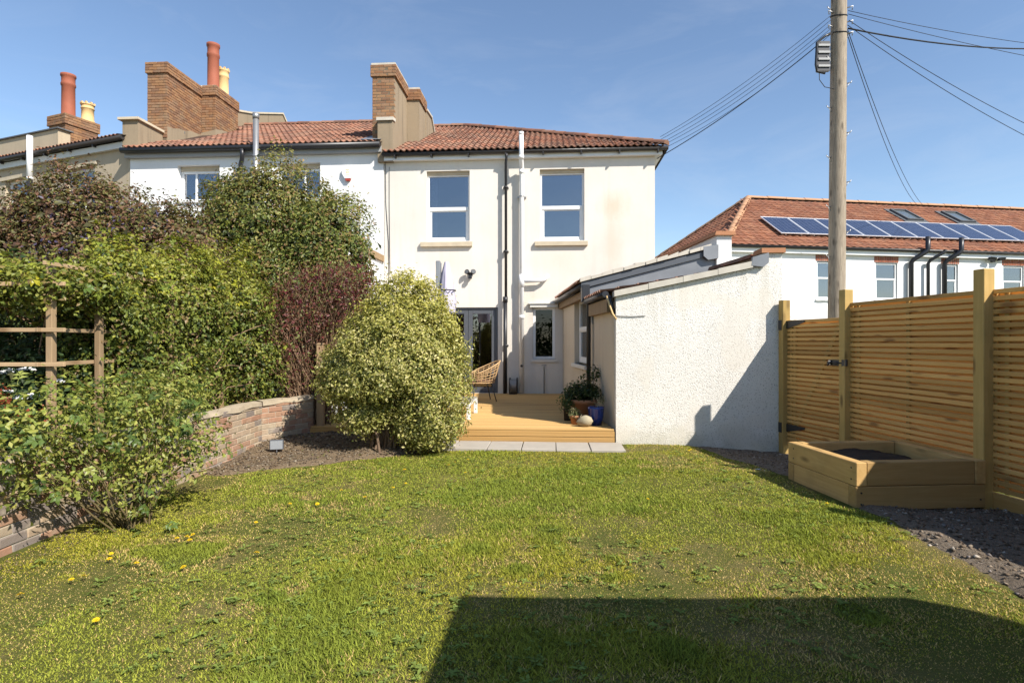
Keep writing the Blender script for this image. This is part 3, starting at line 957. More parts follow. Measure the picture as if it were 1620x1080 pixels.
for (a, b, c, d) in ((-5.79, -4.49, 3.87, 4.01), (-2.93, -1.63, 3.86, 3.99)):
    mb = MB().prism([(a, -0.085, c), (a, -0.085, d - 0.03), (a, 0.1, d), (a, 0.1, c)], (b - a, 0, 0))
    mb.build('sill', M['stone'], cream)
kw = window(cream, KW[0] + 0.002, KW[1] - 0.002, KW[2] + 0.002, KW[3] - 0.07, 0.06, None, M['glass_kit'], M['upvc'], side=0.065)
MB().bbox(-3.03, -2.37, -0.05, 0.06, 0.99, 1.06).build('sill', M['oldwhite'], cream)
MB().bbox(-3.05, -2.36, -0.09, 0.1, 2.34, 2.425).box(-3.09, -2.34, -0.12, 0.02, 2.425, 2.45).build('window_head', M['oldwhite'], cream)
# folding glass door
df = MB()
df.bbox(DOOR[0], DOOR[0] + 0.05, 0.03, 0.13, DOOR[2], DOOR[3]); df.bbox(DOOR[1] - 0.055, DOOR[1], 0.03, 0.13, DOOR[2], DOOR[3])
df.bbox(DOOR[0] + 0.05, DOOR[1] - 0.055, 0.03, 0.13, DOOR[3] - 0.05, DOOR[3]); df.bbox(DOOR[0] + 0.05, DOOR[1] - 0.055, 0.03, 0.13, DOOR[2], DOOR[2] + 0.03)
df.build('door_frame', M['anthracite'], cream)
lw = (DOOR[1] - DOOR[0] - 0.105) / 3
for i in range(3):
    a = DOOR[0] + 0.05 + i * lw + 0.004; b = a + lw - 0.008
    z0, z1 = DOOR[2] + 0.034, DOOR[3] - 0.054
    lf = MB(); s_ = 0.105
    lf.bbox(a, a + s_, 0.05, 0.11, z0, z1).bbox(b - s_, b, 0.05, 0.11, z0, z1).bbox(a + s_, b - s_, 0.05, 0.11, z1 - s_, z1).bbox(a + s_, b - s_, 0.05, 0.11, z0, z0 + s_)
    leaf = lf.build('door_leaf', M['anthracite'], cream)
    MB().box(a + s_ - .004, b - s_ + .004, 0.075, 0.083, z0 + s_ - .004, z1 - s_ + .004).build('pane', M['glass_dn'], leaf)
    if i == 2:
        MB().bbox(a + 0.03, a + 0.06, 0.03, 0.05, 1.18, 1.40, 0.003).tube([(a + 0.045, 0.04, 1.31), (a + 0.045, -0.005, 1.31), (a + 0.15, -0.005, 1.31)], 0.01, 6).build('handle', M['steel'], leaf)
# eaves
MB().box(-6.7, 0.16, -0.13, 0.0, 6.02, 6.17).box(0.0, 0.16, 0.0, 9.8, 6.02, 6.17).build('fascia', M['upvc'], cream)
g = MB().tube([(-6.72, -0.20, 6.155), (0.28, -0.20, 6.155)], 0.052, 10)
g.tube([(0.24, -0.2, 6.155), (0.24, 9.8, 6.155)], 0.052, 10)
g.build('gutter', M['darkgut'], cream)
for k in range(8):
    MB().box(-6.4 + 0.92 * k - 0.015, -6.4 + 0.92 * k + 0.015, -0.255, -0.13, 6.06, 6.12).build('gutter_bracket', M['darkgut'], cream)
# roof
EZ, RZ, D0, D1 = 6.19, 8.66, -0.24, 4.76
rp = MB()
rp.add([(-6.73, D0, EZ), (0.24, D0, EZ), (-5.45, D1, RZ), (-6.73, D1, RZ), (0.24, 9.76, EZ), (-6.73, 9.76, EZ)],
       [(0, 1, 2, 3), (1, 4, 2), (4, 5, 3, 2)])
roof = rp.build('roof', M['underlay'], cream)
ev = Vector((0, D1 - D0, RZ - EZ)); EL = ev.length
tile_field(roof, cream, (-6.71, D0 - 0.03, EZ), (1, 0, 0), ev, 6.97, EL, M['tile_weathered'], clip=lambda u, v: u + 0.15 < 6.97 - v / EL * 5.69 + 0.05, seed=1)
ridge_run(roof, (-6.7, D1, RZ + 0.03), (-5.4, D1, RZ + 0.03), M['redtile'])
ridge_run(roof, (0.22, D0 + 0.02, EZ + 0.05), (-5.42, D1, RZ + 0.04), M['redtile'])
# pipes
dp = MB().tube([(-3.62, -0.20, 6.12), (-3.62, -0.20, 6.03), (-3.64, -0.13, 5.9), (-3.64, -0.13, 2.5)], 0.034, 10)
dp.tube([(-3.655, -0.13, 2.55), (-3.66, -0.13, 0.22)], 0.05, 10)
dp.tube([(-3.655, -0.13, 2.46), (-3.655, -0.13, 2.6)], 0.062, 10)
dpo = dp.build('downpipe', M['blackpl'], cream)
for z in (5.3, 3.72, 1.4):
    MB().tube([(-3.645, -0.13, z - 0.025), (-3.645, -0.13, z + 0.025)], 0.047, 10).box(-3.71, -3.58, -0.1, 0.0, z - 0.015, z + 0.015).build('pipe_bracket', M['blackpl'], dpo)
sp = MB().tube([(-3.25, -0.34, 6.56), (-3.25, -0.34, 5.95), (-3.25, -0.30, 5.88), (-3.25, -0.16, 5.78), (-3.25, -0.13, 5.70), (-3.25, -0.13, 0.21)], 0.056, 14)
sp.tube([(-3.25, -0.13, 2.98), (-2.76, -0.13, 3.0), (-2.68, -0.10, 3.03), (-2.64, -0.05, 3.08), (-2.62, 0.03, 3.12)], 0.047, 12)
spo = sp.build('soil_pipe', M['upvc'], cream)
for (z0, z1, yy, r) in ((6.5, 6.57, -0.34, .06), (5.92, 6.0, -0.34, .068), (5.62, 5.72, -0.13, .068), (2.84, 3.14, -0.13, .07), (2.06, 2.14, -0.13, .068)):
    MB().tube([(-3.25, yy, z0), (-3.25, yy, z1)], r, 14).build('pipe_collar', M['upvc'], spo)
MB().tube([(-3.25, -0.13, 5.05), (-3.25, -0.13, 5.08)], 0.064, 12).box(-3.36, -3.14, -0.06, 0, 5.05, 5.08).build('pipe_bracket', M['metal'], spo)
MB().tube([(-3.25, -0.14, 0.9), (-3.25, -0.192, 0.9)], 0.033, 12).build('access_cap', M['blackpl'], spo)
MB().tube([(-2.7, -0.03, 0.22), (-2.7, -0.03, 0.86), (-2.7, -0.10, 0.89), (-2.7, -0.12, 0.84)], 0.012, 6).tube([(-2.76, -0.07, 0.92), (-2.64, -0.07, 0.92)], 0.01, 6).build('tap', M['metal'], cream)
MB().tube([(-6.70, -0.012, 6.0), (-6.69, -0.012, 5.0), (-6.62, -0.012, 4.0), (-6.61, -0.012, 2.4)], 0.006, 5).tube([(-6.60, -0.012, 5.9), (-6.6, -0.012, 4.9), (-6.58, -0.012, 3.2)], 0.005, 5).build('cable', M['wire'], cream)

# ------------------------------------------------------------------ the white house next door
white = thing('terraced_house', 'white rendered mid terrace house with a black gutter behind the big climber', 'house', (-3.24, 14.37, 0), R4)
V1 = (-5.43, -4.30, 5.12, 6.05); V2 = (-2.75, -1.64, 5.12, 6.05)
MB().wall(-6.72, 0.0, -0.2, 6.3, [V1, V2], -0.02, 0.24).build('wall', M['white'], white)
MB().box(-6.72, -6.6, 0.22, 9.7, -0.2, 6.3).box(-6.72, 0, 9.7, 9.9, -0.2, 6.3).box(-0.12, 0, 0.22, 9.7, -0.2, 6.3).build('side_wall', M['white'], white)
MB().box(-6.6, -0.12, 0.3, 9.6, 3.0, 3.2).box(-6.6, -0.12, 4.6, 4.75, 3.2, 6.2).box(-6.6, -0.12, 0.3, 9.6, 6.25, 6.3).build('interior', M['interior'], white)
window(white, V1[0] + 0.002, V1[1] - 0.002, V1[2] + 0.013, V1[3] - 0.11, 0.14, None, M['glass_up'], M['upvc'], side=0.07, mullion=-5.03)
window(white, V2[0] + 0.002, V2[1] - 0.002, V2[2] + 0.013, V2[3] - 0.11, 0.14, None, M['glass_up'], M['upvc'], side=0.07, mullion=-2.1)
for v in (V1, V2):
    MB().bbox(v[0] + 0.01, v[1] - 0.01, 0.1, 0.2, v[3] - 0.11, v[3] - 0.005).build('window_head', M['stone'], white)
    MB().bbox(v[0] - 0.03, v[1] + 0.05, -0.07, 0.12, v[2] - 0.05, v[2] + 0.012).build('sill', M['upvc'], white)
curtain_mesh(-5.33, -5.1, 0.3, 5.1, 5.95, 4).build('curtain', M['curtain'], white)
MB().box(-6.78, -0.02, -0.15, -0.02, 6.24, 6.40).build('fascia', M['greypaint'], white)
MB().tube([(-6.80, -0.24, 6.40), (-0.02, -0.24, 6.40)], 0.072, 10).box(-6.80, -0.02, -0.2, -0.14, 6.38, 6.46).build('gutter', M['blackpl'], white)
WEZ, WRZ = 6.44, 8.86
rp = MB().add([(-6.72, -0.26, WEZ), (0, -0.26, WEZ), (0, 4.74, WRZ), (-6.72, 4.74, WRZ), (0, 9.8, WEZ), (-6.72, 9.8, WEZ)], [(0, 1, 2, 3), (3, 2, 4, 5)])
wroof = rp.build('roof', M['underlay'], white)
ev = Vector((0, 5.0, WRZ - WEZ)); EL = ev.length
tile_field(wroof, white, (-6.72, -0.29, WEZ), (1, 0, 0), ev, 6.5, EL, M['redtile'], seed=2, clip=lambda u, v: not (u < 1.2 and 0.9 < v < 4.2) and not (u > 6.2 and v > .2))
ridge_run(wroof, (-6.5, 4.74, WRZ + 0.03), (-0.1, 4.74, WRZ + 0.03), M['redtile'])
MB().add([(-0.6, -0.22, WEZ + .09), (-0.02, -0.22, WEZ + .09), (-0.02, 1.2, WEZ + .78), (-0.35, 1.2, WEZ + .78)], [(0, 1, 2, 3)]).build('flashing', M['lead'], wroof)
# chimney between the two houses
ch = MB()
ch.box(-0.30, 0.255, 0.058, 1.30, 6.2, 8.50).box(0.02, 0.594, 1.306, 2.1, 6.2, 8.42)
ch.box(-0.34, 0.30, 0.02, 1.30, 8.22, 8.5).box(0.0, 0.63, 1.27, 2.13, 8.14, 8.42)
ch.box(-0.16, 0.25, 2.1, 3.2, 6.9, 8.1).prism([(0.2, 2.1, 6.9), (0.2, 2.1, 8.16), (0.2, 2.75, 8.2), (0.2, 3.3, 7.75), (0.2, 3.3, 6.9)], (0.42, 0, 0))
ch.prism([(-0.16, 3.2, 7.5), (-0.16, 3.2, 8.1), (-0.16, 4.6, 8.5), (-0.16, 4.6, 7.9)], (0.41, 0, 0))
ch.prism([(-0.12, -0.12, 6.0), (-0.12, -0.12, 7.02), (-0.12, 0.62, 7.05), (-0.12, 1.0, 6.9), (-0.12, 1.0, 6.0)], (0.384, 0, 0))
chim = ch.build('chimney', M['cement'], white)
MB().box(-0.29, 0.245, 0.0545, 0.2, 6.6, 8.2).box(-0.335, 0.295, 0.0165, 0.1, 8.23, 8.49).build('brick_backing', M['joint'], chim)
MB().prism([(-0.14, -0.17, 7.02), (-0.14, -0.17, 7.1), (-0.14, 0.06, 7.13), (-0.14, 0.06, 7.05)], (0.43, 0, 0)).prism([(-0.19, 2.1, 8.1), (-0.19, 2.1, 8.17), (-0.19, 3.2, 8.17), (-0.19, 4.6, 8.57), (-0.19, 4.6, 8.5), (-0.19, 3.2, 8.1)], (0.38, 0, 0)).prism([(0.2, 2.12, 8.162), (0.2, 2.12, 8.22), (0.2, 2.78, 8.26), (0.2, 3.36, 7.8), (0.2, 3.3, 7.752), (0.2, 2.75, 8.202)], (0.46, 0, 0)).build('coping', M['concrete'], chim)
brick_set(chim, white, [((-0.31, 0.05, 6.55), (1, 0, 0), 0.57, 1.65), ((-0.35, 0.012, 8.2), (1, 0, 0), 0.66, 0.31), ((0.308, 0.012, 8.2), (0, 1, 0), 1.28, 0.31),
                        ((0.0, 1.262, 8.12), (1, 0, 0), 0.64, 0.31), ((0.638, 1.262, 8.12), (0, 1, 0), 0.88, 0.31)], M['chimbrick'], 100,
          skip=lambda c: c.z < 7.0 and c.x > -0.12, seed=10)
MB().box(-0.33, 0.29, 0.03, 1.28, 8.5, 8.55).box(0.02, 0.61, 1.29, 2.1, 8.42, 8.47).build('flaunching', M['concrete'], chim)
# chimney with the two pots
ch = MB()
ch.box(-6.87, -6.324, 0.834, 2.38, 6.3, 9.12).box(-6.9, -5.884, 2.384, 3.6, 6.3, 9.16)
ch.box(-6.905, -6.286, 0.796, 2.36, 8.88, 9.12).box(-6.92, -5.846, 2.346, 3.62, 8.92, 9.16)
chl = ch.build('chimney', M['joint'], white)
ch = MB()
ch.prism([(-6.328, 0.83, 6.4), (-6.328, 0.83, 7.40), (-6.328, 1.05, 7.43), (-6.328, 1.3, 7.52), (-6.328, 1.55, 7.55), (-6.328, 1.8, 7.64), (-6.328, 2.0, 7.66), (-6.328, 2.36, 7.72), (-6.328, 2.36, 6.4)], (0.036, 0, 0))
ch.prism([(-6.33, 2.388, 6.6), (-6.33, 2.388, 7.78), (-6.1, 2.388, 7.82), (-5.97, 2.388, 7.84), (-5.86, 2.388, 7.88), (-5.86, 2.388, 6.6)], (0, -0.04, 0))
ch.prism([(-5.888, 2.352, 6.6), (-5.888, 2.352, 7.88), (-5.888, 2.7, 7.97), (-5.888, 3.0, 8.03), (-5.888, 3.3, 8.14), (-5.888, 3.6, 8.22), (-5.888, 3.6, 6.6)], (0.036, 0, 0))
ch.box(-6.87, -6.44, -0.10, 0.83, 6.45, 7.22)
ch.prism([(-6.62, 3.6, 7.0), (-6.62, 3.6, 9.0), (-6.62, 5.1, 9.46), (-6.62, 7.4, 10.36), (-6.62, 7.8, 10.08), (-6.62, 7.8, 7.0)], (0.36, 0, 0))
ch.build('rendered_upstand', M['cement'], chl)
MB().bbox(-6.95, -6.38, -0.18, 0.82, 7.22, 7.285).prism([(-6.66, 3.62, 9.0), (-6.66, 3.62, 9.06), (-6.66, 5.1, 9.52), (-6.66, 7.45, 10.43), (-6.66, 7.9, 10.12), (-6.66, 7.86, 10.06), (-6.66, 7.42, 10.36), (-6.66, 5.1, 9.46)], (0.44, 0, 0)).build('coping', M['stone'], chl)
brick_set(chl, white, [((-6.88, 0.82, 7.1), (1, 0, 0), 0.57, 1.80), ((-6.31, 0.82, 7.1), (0, 1, 0), 1.55, 1.80), ((-6.31, 2.37, 7.35), (1, 0, 0), 0.44, 1.58), ((-5.87, 2.37, 7.35), (0, 1, 0), 1.23, 1.58),
                       ((-6.92, 0.782, 8.87), (1, 0, 0), 0.65, 0.3), ((-6.272, 0.782, 8.87), (0, 1, 0), 1.56, 0.3), ((-6.27, 2.332, 8.91), (1, 0, 0), 0.44, 0.3), ((-5.832, 2.332, 8.91), (0, 1, 0), 1.28, 0.3)],
          M['chimbrick'], 200, seed=20)
MB().box(-6.88, -6.30, 0.8, 2.36, 9.12, 9.17).box(-6.88, -5.86, 2.36, 3.6, 9.16, 9.22).build('flaunching', M['concrete'], chl)
chimney_pot(chl, -6.24, 2.85, 9.2, 1.5, 0.175, M['redpot'])
chimney_pot(chl, -6.2, 3.32, 9.2, 0.92, 0.165, M['buffpot'], True)
# flue, vent, rear extension
MB().tube([(-3.15, -0.36, 3.6), (-3.15, -0.36, 7.12)], 0.07, 14).tube([(-3.15, -0.36, 7.06), (-3.15, -0.36, 7.2)], 0.08, 14).tube([(-3.15, -0.36, 6.1), (-3.15, -0.36, 6.16)], 0.076, 14).build('flue_pipe', M['metal'], white)
MB().tube([(-3.66, -0.16, 4.5), (-3.66, -0.16, 5.98), (-3.6, -0.2, 6.1), (-3.57, -0.24, 6.2), (-3.57, -0.26, 6.36)], 0.055, 10).build('downpipe', M['blackpl'], white)
MB().box(-5.2, -0.03, -2.9, -0.03, -0.1, 3.52).build('rear_extension', M['white'], white)
MB().bbox(-0.10, 0.03, -3.1, -0.04, 3.50, 3.66).bbox(-5.2, -0.1, -3.1, -2.96, 3.46, 3.6).build('verge_board', M['oldwood'], white)
MB().box(-5.2, -0.1, -2.95, -0.03, 3.53, 3.6).build('extension_roof', M['slate'], white)

# ------------------------------------------------------------------ the tan house, turned away
tan = thing('terraced_house', 'tan rendered terrace house turned away, with slate topped parapets', 'house', (-9.95, 14.84, 0), RAD(-20.9))
T1 = (-5.31, -4.12, 5.1, 6.22); T2 = (-2.58, -1.39, 5.1, 6.24)
MB().wall(-9.5, 0.0, -0.2, 6.66, [T1, T2], 0, 0.22).build('wall', M['tan'], tan)
MB().box(-9.5, 0, 4.5, 4.7, 3, 6.6).box(-9.5, 0, 0.22, 4.5, 3.0, 3.1).build('interior', M['interior'], tan)
for v in (T1, T2):
    window(tan, v[0] + 0.002, v[1] - 0.002, v[2] + 0.002, v[3] - 0.002, 0.13, None, M['glass_up'], M['upvc'], side=0.08, mullion=(v[0] + v[1]) / 2)
    MB().prism([(v[0] - 0.16, -0.05, v[3] - 0.02), (v[0] - 0.16, -0.05, v[3] + 0.08), (v[1] + 0.12, -0.05, v[3] + 0.12), (v[1] + 0.12, -0.05, v[3] + 0.02)], (0, 0.049, 0)).build('lintel', M['stone'], tan)
MB().box(-9.5, -0.05, -0.1, -0.002, 6.54, 6.70).build('fascia', M['oldwhite'], tan)
MB().tube([(-9.5, -0.17, 6.78), (-0.05, -0.17, 6.78)], 0.068, 10).build('gutter', M['darkgut'], tan)
for k in range(9):
    MB().box(-9.2 + k * 1.0, -9.17 + k * 1.0, -0.2, -0.09, 6.66, 6.74).build('gutter_bracket', M['darkgut'], tan)
troof = MB().add([(-9.5, -0.2, 6.82), (0, -0.2, 6.82), (0, 0.75, 7.10), (-9.5, 0.75, 7.10), (0, 8, 7.12), (-9.5, 8, 7.12)], [(0, 1, 2, 3), (3, 2, 4, 5)]).build('roof', M['underlay'], tan)
tile_field(troof, tan, (-9.5, -0.22, 6.82), (1, 0, 0), (0, 0.95, 0.28), 9.45, 0.95, M['tile_weathered'], seed=4)
MB().box(-9.5, -2.95, 0.02, 0.34, 6.83, 7.44).box(-2.2, -0.06, 1.3, 1.55, 7.0, 7.46).build('parapet', M['tan'], tan)
MB().bbox(-9.5, -2.88, -0.03, 0.39, 7.44, 7.48).bbox(-2.25, -0.03, 1.22, 1.62, 7.46, 7.53).build('coping', M['slate'], tan)
tc = MB().box(-3.90, -3.194, 0.364, 1.26, 6.8, 7.98).box(-3.94, -3.156, 0.326, 1.29, 7.76, 7.98).build('chimney', M['joint'], tan)
brick_set(tc, tan, [((-3.91, 0.35, 7.0), (1, 0, 0), 0.73, 0.78), ((-3.18, 0.35, 7.0), (0, 1, 0), 0.9, 0.78), ((-3.95, 0.312, 7.74), (1, 0, 0), 0.81, 0.31), ((-3.142, 0.312, 7.74), (0, 1, 0), 0.98, 0.31)], M['chimbrick'], 300, seed=30)
MB().box(-3.92, -3.17, 0.34, 1.27, 7.98, 8.04).build('flaunching', M['concrete'], tc)
chimney_pot(tc, -3.50, 0.62, 8.02, 1.28, 0.175, M['redpot'])
chimney_pot(tc, -3.33, 1.05, 8.02, 0.55, 0.165, M['buffpot'], True)
MB().tube([(-3.62, -0.3, 6.0), (-3.62, -0.3, 7.22)], 0.075, 12).tube([(-3.62, -0.3, 6.02), (-3.62, -0.3, 6.06)], 0.086, 12).build('vent_pipe', M['upvc'], tan)
MB().tube([(-3.62, -0.3, 4.0), (-3.62, -0.3, 6.0)], 0.072, 12).build('soil_pipe', M['blackpl'], tan)

# ------------------------------------------------------------------ kitchen extension and outhouse
class WB(MB):
    """builder in world coordinates for a thing whose empty stands at loc"""
    def __init__(s, loc):
        super().__init__(); s.loc = loc
    def build(s, name, m, parent=None, **kw):
        s.v = [(x - s.loc[0], y - s.loc[1], z - s.loc[2]) for x, y, z in s.v]
        return super().build(name, m, parent, **kw)

XL = (1.249, 14.05, 0.0)
ext = thing('kitchen_extension', 'lean-to kitchen extension with a side window and black downpipe beside the decking', 'extension', XL)
P = Vector((1.43, 10.07, 0)); Q = Vector((1.249, 14.05, 0))
ex = (P - Q).normalized(); ey = Vector((0, 0, 1)).cross(ex)
Lq = (P - Q).length
side = MB().wall(0, Lq, -0.2, 2.46, [(1.88, 3.40, 1.04, 2.37), (0.02, 0.16, 0.2, 2.36)], 0, 0.2)
mat_side = frame((0, 0, 0), ex, ey, (0, 0, 1))
so = side.build('wall', M['beige'], ext); so.matrix_basis = mat_side
wo = window(ext, 1.90, 3.38, 1.06, 2.35, 0.10, (1.72, 1.80), M['glass_dn'], M['upvc'], side=0.06)
wo.matrix_basis = mat_side
o = MB().bbox(1.80, 3.46, -0.06, 0.1, 0.97, 1.04).build('sill', M['oldwhite'], ext); o.matrix_basis = mat_side
o = curtain_mesh(1.98, 3.3, 0.24, 1.05, 1.7, 9, 0.015).build('curtain', M['curtain'], ext); o.matrix_basis = mat_side
o = MB().box(0.0, 0.2, 0.12, 0.18, 0.2, 2.36).build('slot_panel', M['anthracite'], ext); o.matrix_basis = mat_side  # dark panel closing a narrow slot beside the house wall
o = MB().box(-0.05, Lq, -0.10, -0.0, 2.30, 2.44).build('fascia', M['oldwood'], ext); o.matrix_basis = mat_side
o = MB().tube([(-0.05, -0.17, 2.47), (Lq + 0.02, -0.17, 2.49)], 0.055, 10).build('gutter', M['darkgut'], ext); o.matrix_basis = mat_side
# front gable above the outhouse roof, clad in lead
WB(XL).prism([(1.43, 10.06, 1.8), (3.6, 10.06, 1.8), (3.6, 10.06, 3.04), (1.32, 10.06, 2.44)], (0, 0.2, 0)).build('flashing', M['lead'], ext)
WB(XL).prism([(1.22, 10.02, 2.43), (1.22, 10.02, 2.535), (3.56, 10.02, 3.135), (3.56, 10.02, 3.03)], (0, 0.036, 0)).build('verge_board', M['anthracite'], ext)
WB(XL).prism([(3.36, 9.97, 3.0), (3.36, 9.97, 3.16), (3.62, 9.97, 3.2), (3.62, 9.97, 2.96), (3.44, 9.97, 2.93)], (0, 0.045, 0)).build('lead_cap', M['lead'], ext)
er = WB(XL).add([(1.1, 14.0, 2.53), (1.22, 10.03, 2.53), (3.62, 10.03, 3.15), (3.38, 13.9, 3.15)], [(0, 1, 2, 3)]).build('roof', M['underlay'], ext)
e_up = Vector((2.4, 0.1, 0.62))
tile_field(er, ext, Vector((1.06, 14.0, 2.535)) - Vector(XL), (0.03, -1, 0), e_up, 4.0, 2.45, M['tile_weathered'], seed=6)
vm = WB(XL)
RV = random.Random(12)
for k in range(12):
    xa = 1.2 + k * 0.192; xb = xa + 0.186
    za = 2.545 + (xa - 1.2) * 0.26; zb = 2.545 + (xb - 1.2) * 0.26
    h0, h1 = RV.uniform(.05, .085), RV.uniform(.05, .085); fy = RV.uniform(-.015, .01)
    vm.prism([(xa, 9.985 + fy, za), (xa, 9.985 + fy, za + h0), (xb, 9.985 + fy, zb + h1), (xb, 9.985 + fy, zb)], (0, 0.2, 0))
vm.build('verge_mortar', M['concrete'], ext)
pw = WB(XL)
pw.prism([(3.60, 10.0, 1.5), (3.86, 10.0, 1.5), (3.86, 10.0, 3.36), (3.60, 10.0, 3.36)], (-0.245, 3.9, 0))
pw.build('parapet', M['white'], ext)
WB(XL).prism([(3.55, 9.94, 3.36), (3.92, 9.94, 3.36), (3.90, 9.94, 3.43), (3.57, 9.94, 3.43)], (-0.25, 4.0, 0)).build('coping', M['terracotta'], ext)
o = MB().tube([(Lq - 0.03, -0.17, 2.48), (Lq - 0.03, -0.15, 2.38), (Lq - 0.02, -0.07, 2.2), (Lq - 0.02, -0.07, 0.22)], 0.038, 10).bbox(Lq - 0.09, Lq + 0.05, -0.20, -0.06, 2.2, 2.5).build('downpipe', M['blackpl'], ext)
o.matrix_basis = mat_side

OH = (1.515, 8.29, 0.0)
out = thing('outhouse', 'white pebbledashed outhouse with a sloping concrete coping', 'outhouse', OH)
U4 = Vector((math.cos(R4), math.sin(R4), 0)); N4 = Vector((-math.sin(R4), math.cos(R4), 0))
A0 = Vector(OH); A1 = A0 + U4 * 2.346
def af(t, z, d=0.0):
    p = A0 + U4 * t + N4 * d
    return (p.x, p.y, z)
WB(OH).prism([af(0, -0.25), af(2.346, -0.25), af(2.346, 2.76), af(2.08, 2.76), af(2.08, 2.58), af(0, 2.15)], N4 * 0.2).build('wall', M['dash'], out)
WB(OH).prism([(1.525, 8.50, -0.2), (1.525, 8.50, 2.08), (1.44, 10.05, 2.08), (1.44, 10.05, -0.2)], (0.2, 0, 0)).build('side_wall', M['beige'], out)
WB(OH).prism([(1.42, 8.52, 1.94), (1.42, 8.52, 2.14), (1.345, 10.0, 2.14), (1.345, 10.0, 1.94)], (0.09, 0, 0)).build('fascia', M['oldwood'], out)
WB(OH).tube([(1.39, 8.45, 2.20), (1.30, 10.0, 2.20)], 0.05, 10).tube([(1.42, 8.42, 2.17), (1.46, 8.40, 2.05), (1.50, 8.36, 1.9)], 0.04, 8).build('gutter', M['blackpl'], out)
# sloping concrete coping, laid in lengths, with a lead end
for i in range(4):
    t0, t1 = -0.03 + i * 0.49, -0.03 + (i + 1) * 0.49 - 0.006
    z = lambda t: 2.155 + t * 0.2067
    d0, d1 = -0.06 - rng.uniform(0, .012), 0.24
    WB(OH).prism([af(t0, z(t0), d0), af(t1, z(t1), d0), af(t1, z(t1) + 0.085 + rng.uniform(-.01, .01), d0), af(t0, z(t0) + 0.085 + rng.uniform(-.01, .01), d0)], N4 * (d1 - d0)).build('coping', M['concrete'], out)
WB(OH).prism([af(1.90, 2.58, -0.07), af(2.07, 2.56, -0.07), af(2.14, 2.62, -0.07), af(2.14, 2.76, -0.07), af(1.92, 2.70, -0.07)], N4 * 0.06).build('lead_cap', M['lead'], out)
WB(OH).prism([af(2.05, 2.762, -0.05), af(2.38, 2.762, -0.05), af(2.38, 2.83, -0.05), af(2.05, 2.83, -0.05)], N4 * 0.35).build('coping', M['terracotta'], out)
WB(OH).prism([(3.60, 8.33, 1.5), (3.83, 8.33, 1.5), (3.83, 8.33, 2.74), (3.60, 8.33, 2.74)], (-0.12, 1.66, 0)).build('parapet', M['cement'], out)
for i in range(6):
    y = 8.48 + i * 0.25
    WB(OH).prism([(3.54 - i * .018, y, 2.742), (3.88 - i * .018, y, 2.742), (3.86 - i * .018, y, 2.80 + 0.01 * (i % 2)), (3.56 - i * .018, y, 2.80)], (-0.018, 0.245, 0)).build('coping', M['tile_weathered'], out)
orf = WB(OH).add([(1.34, 8.5, 2.22), (1.28, 10.05, 2.22), (3.6, 10.05, 2.62), (3.6, 8.5, 2.62)], [(0, 3, 2, 1)]).build('roof', M['underlay'], out)
tile_field(orf, out, Vector((1.27, 10.05, 2.225)) - Vector(OH), (0.04, -1, 0), (2.3, 0.09, 0.40), 1.55, 2.3, M['tile_weathered'], seed=7)
WB(OH).tube([(1.40, 8.40, 2.17), (1.44, 8.33, 2.0), (1.47, 8.30, 1.9), (1.52, 8.27, 1.82)], 0.014, 6).build('rope', M['buffpot'], out)
WB(OH).tube([af(-0.01, 1.87, -0.012), af(0.2, 1.86, -0.012), af(0.42, 1.87, -0.012)], 0.005, 5).build('cable', M['wire'], out)

# ------------------------------------------------------------------ the house with solar panels
R9 = RAD(9)
FO = (10.13, 21.0, 0)
far = thing('long_house', 'long white house with an orange tiled roof, seen over the garden fence', 'house', FO, R9)
FW = [(1.24, 2.05, 3.06, 4.49), (3.70, 4.65, 3.06, 4.49), (6.62, 7.33, 3.06, 4.49), (9.38, 10.36, 3.06, 4.49), (12.6, 13.5, 3.06, 4.49)]
MB().wall(-2.37, 18, -0.2, 4.9, FW, 0, 0.2).build('wall', M['farwhite'], far)
MB().box(-2.37, -2.17, 0.2, 8, -0.2, 4.9).box(17.8, 18, 0.2, 8, -0.2, 4.9).box(-2.37, 18, 8, 8.2, -0.2, 4.9).build('side_wall', M['farwhite'], far)
MB().box(-2.1, 17.8, 0.25, 8, 2.6, 2.8).box(-2.1, 17.8, 3.0, 3.1, 2.8, 4.9).build('interior', M['interior'], far)
for (a, b, c, d) in FW:
    window(far, a + 0.02, b - 0.02, c + 0.02, d - 0.02, 0.05, (3.84, 3.90), M['glass_far'], M['upvc'], side=0.05, lower=0.035)
    MB().bbox(a - 0.06, b + 0.06, -0.07, 0.06, c - 0.05, c + 0.015).build('sill', M['upvc'], far)
    lt = MB(); n = int((b - a + 0.1) / 0.075)
    for i in range(n):
        x = a - 0.05 + i * (b - a + 0.1) / n
        lt.bbox(x, x + 0.062, -0.012, 0.05, d + 0.01, d + 0.235, 0.004)
    lt.build('lintel', M['lintelbrick'], far, kind='stuff')
MB().box(-2.5, 18, -0.16, -0.002, 4.74, 4.92).build('fascia', M['upvc'], far)
MB().tube([(-2.6, -0.24, 4.95), (18.2, -0.24, 4.95)], 0.06, 8).build('gutter', M['darkgut'], far)
FEZ, FRZ, FD = 4.97, 7.80, 4.0
fe = Vector((0, FD + 0.25, FRZ - FEZ)); FL = fe.length
HX = -2.37 + 3.3
fr = MB().add([(-2.6, -0.25, FEZ), (18.2, -0.25, FEZ), (18.2, FD, FRZ), (HX, FD, FRZ), (-2.6, 8.3, FEZ), (18.2, 8.3, FEZ)], [(0, 1, 2, 3), (4, 0, 3), (3, 2, 5, 4)]).build('roof', M['underlay'], far)
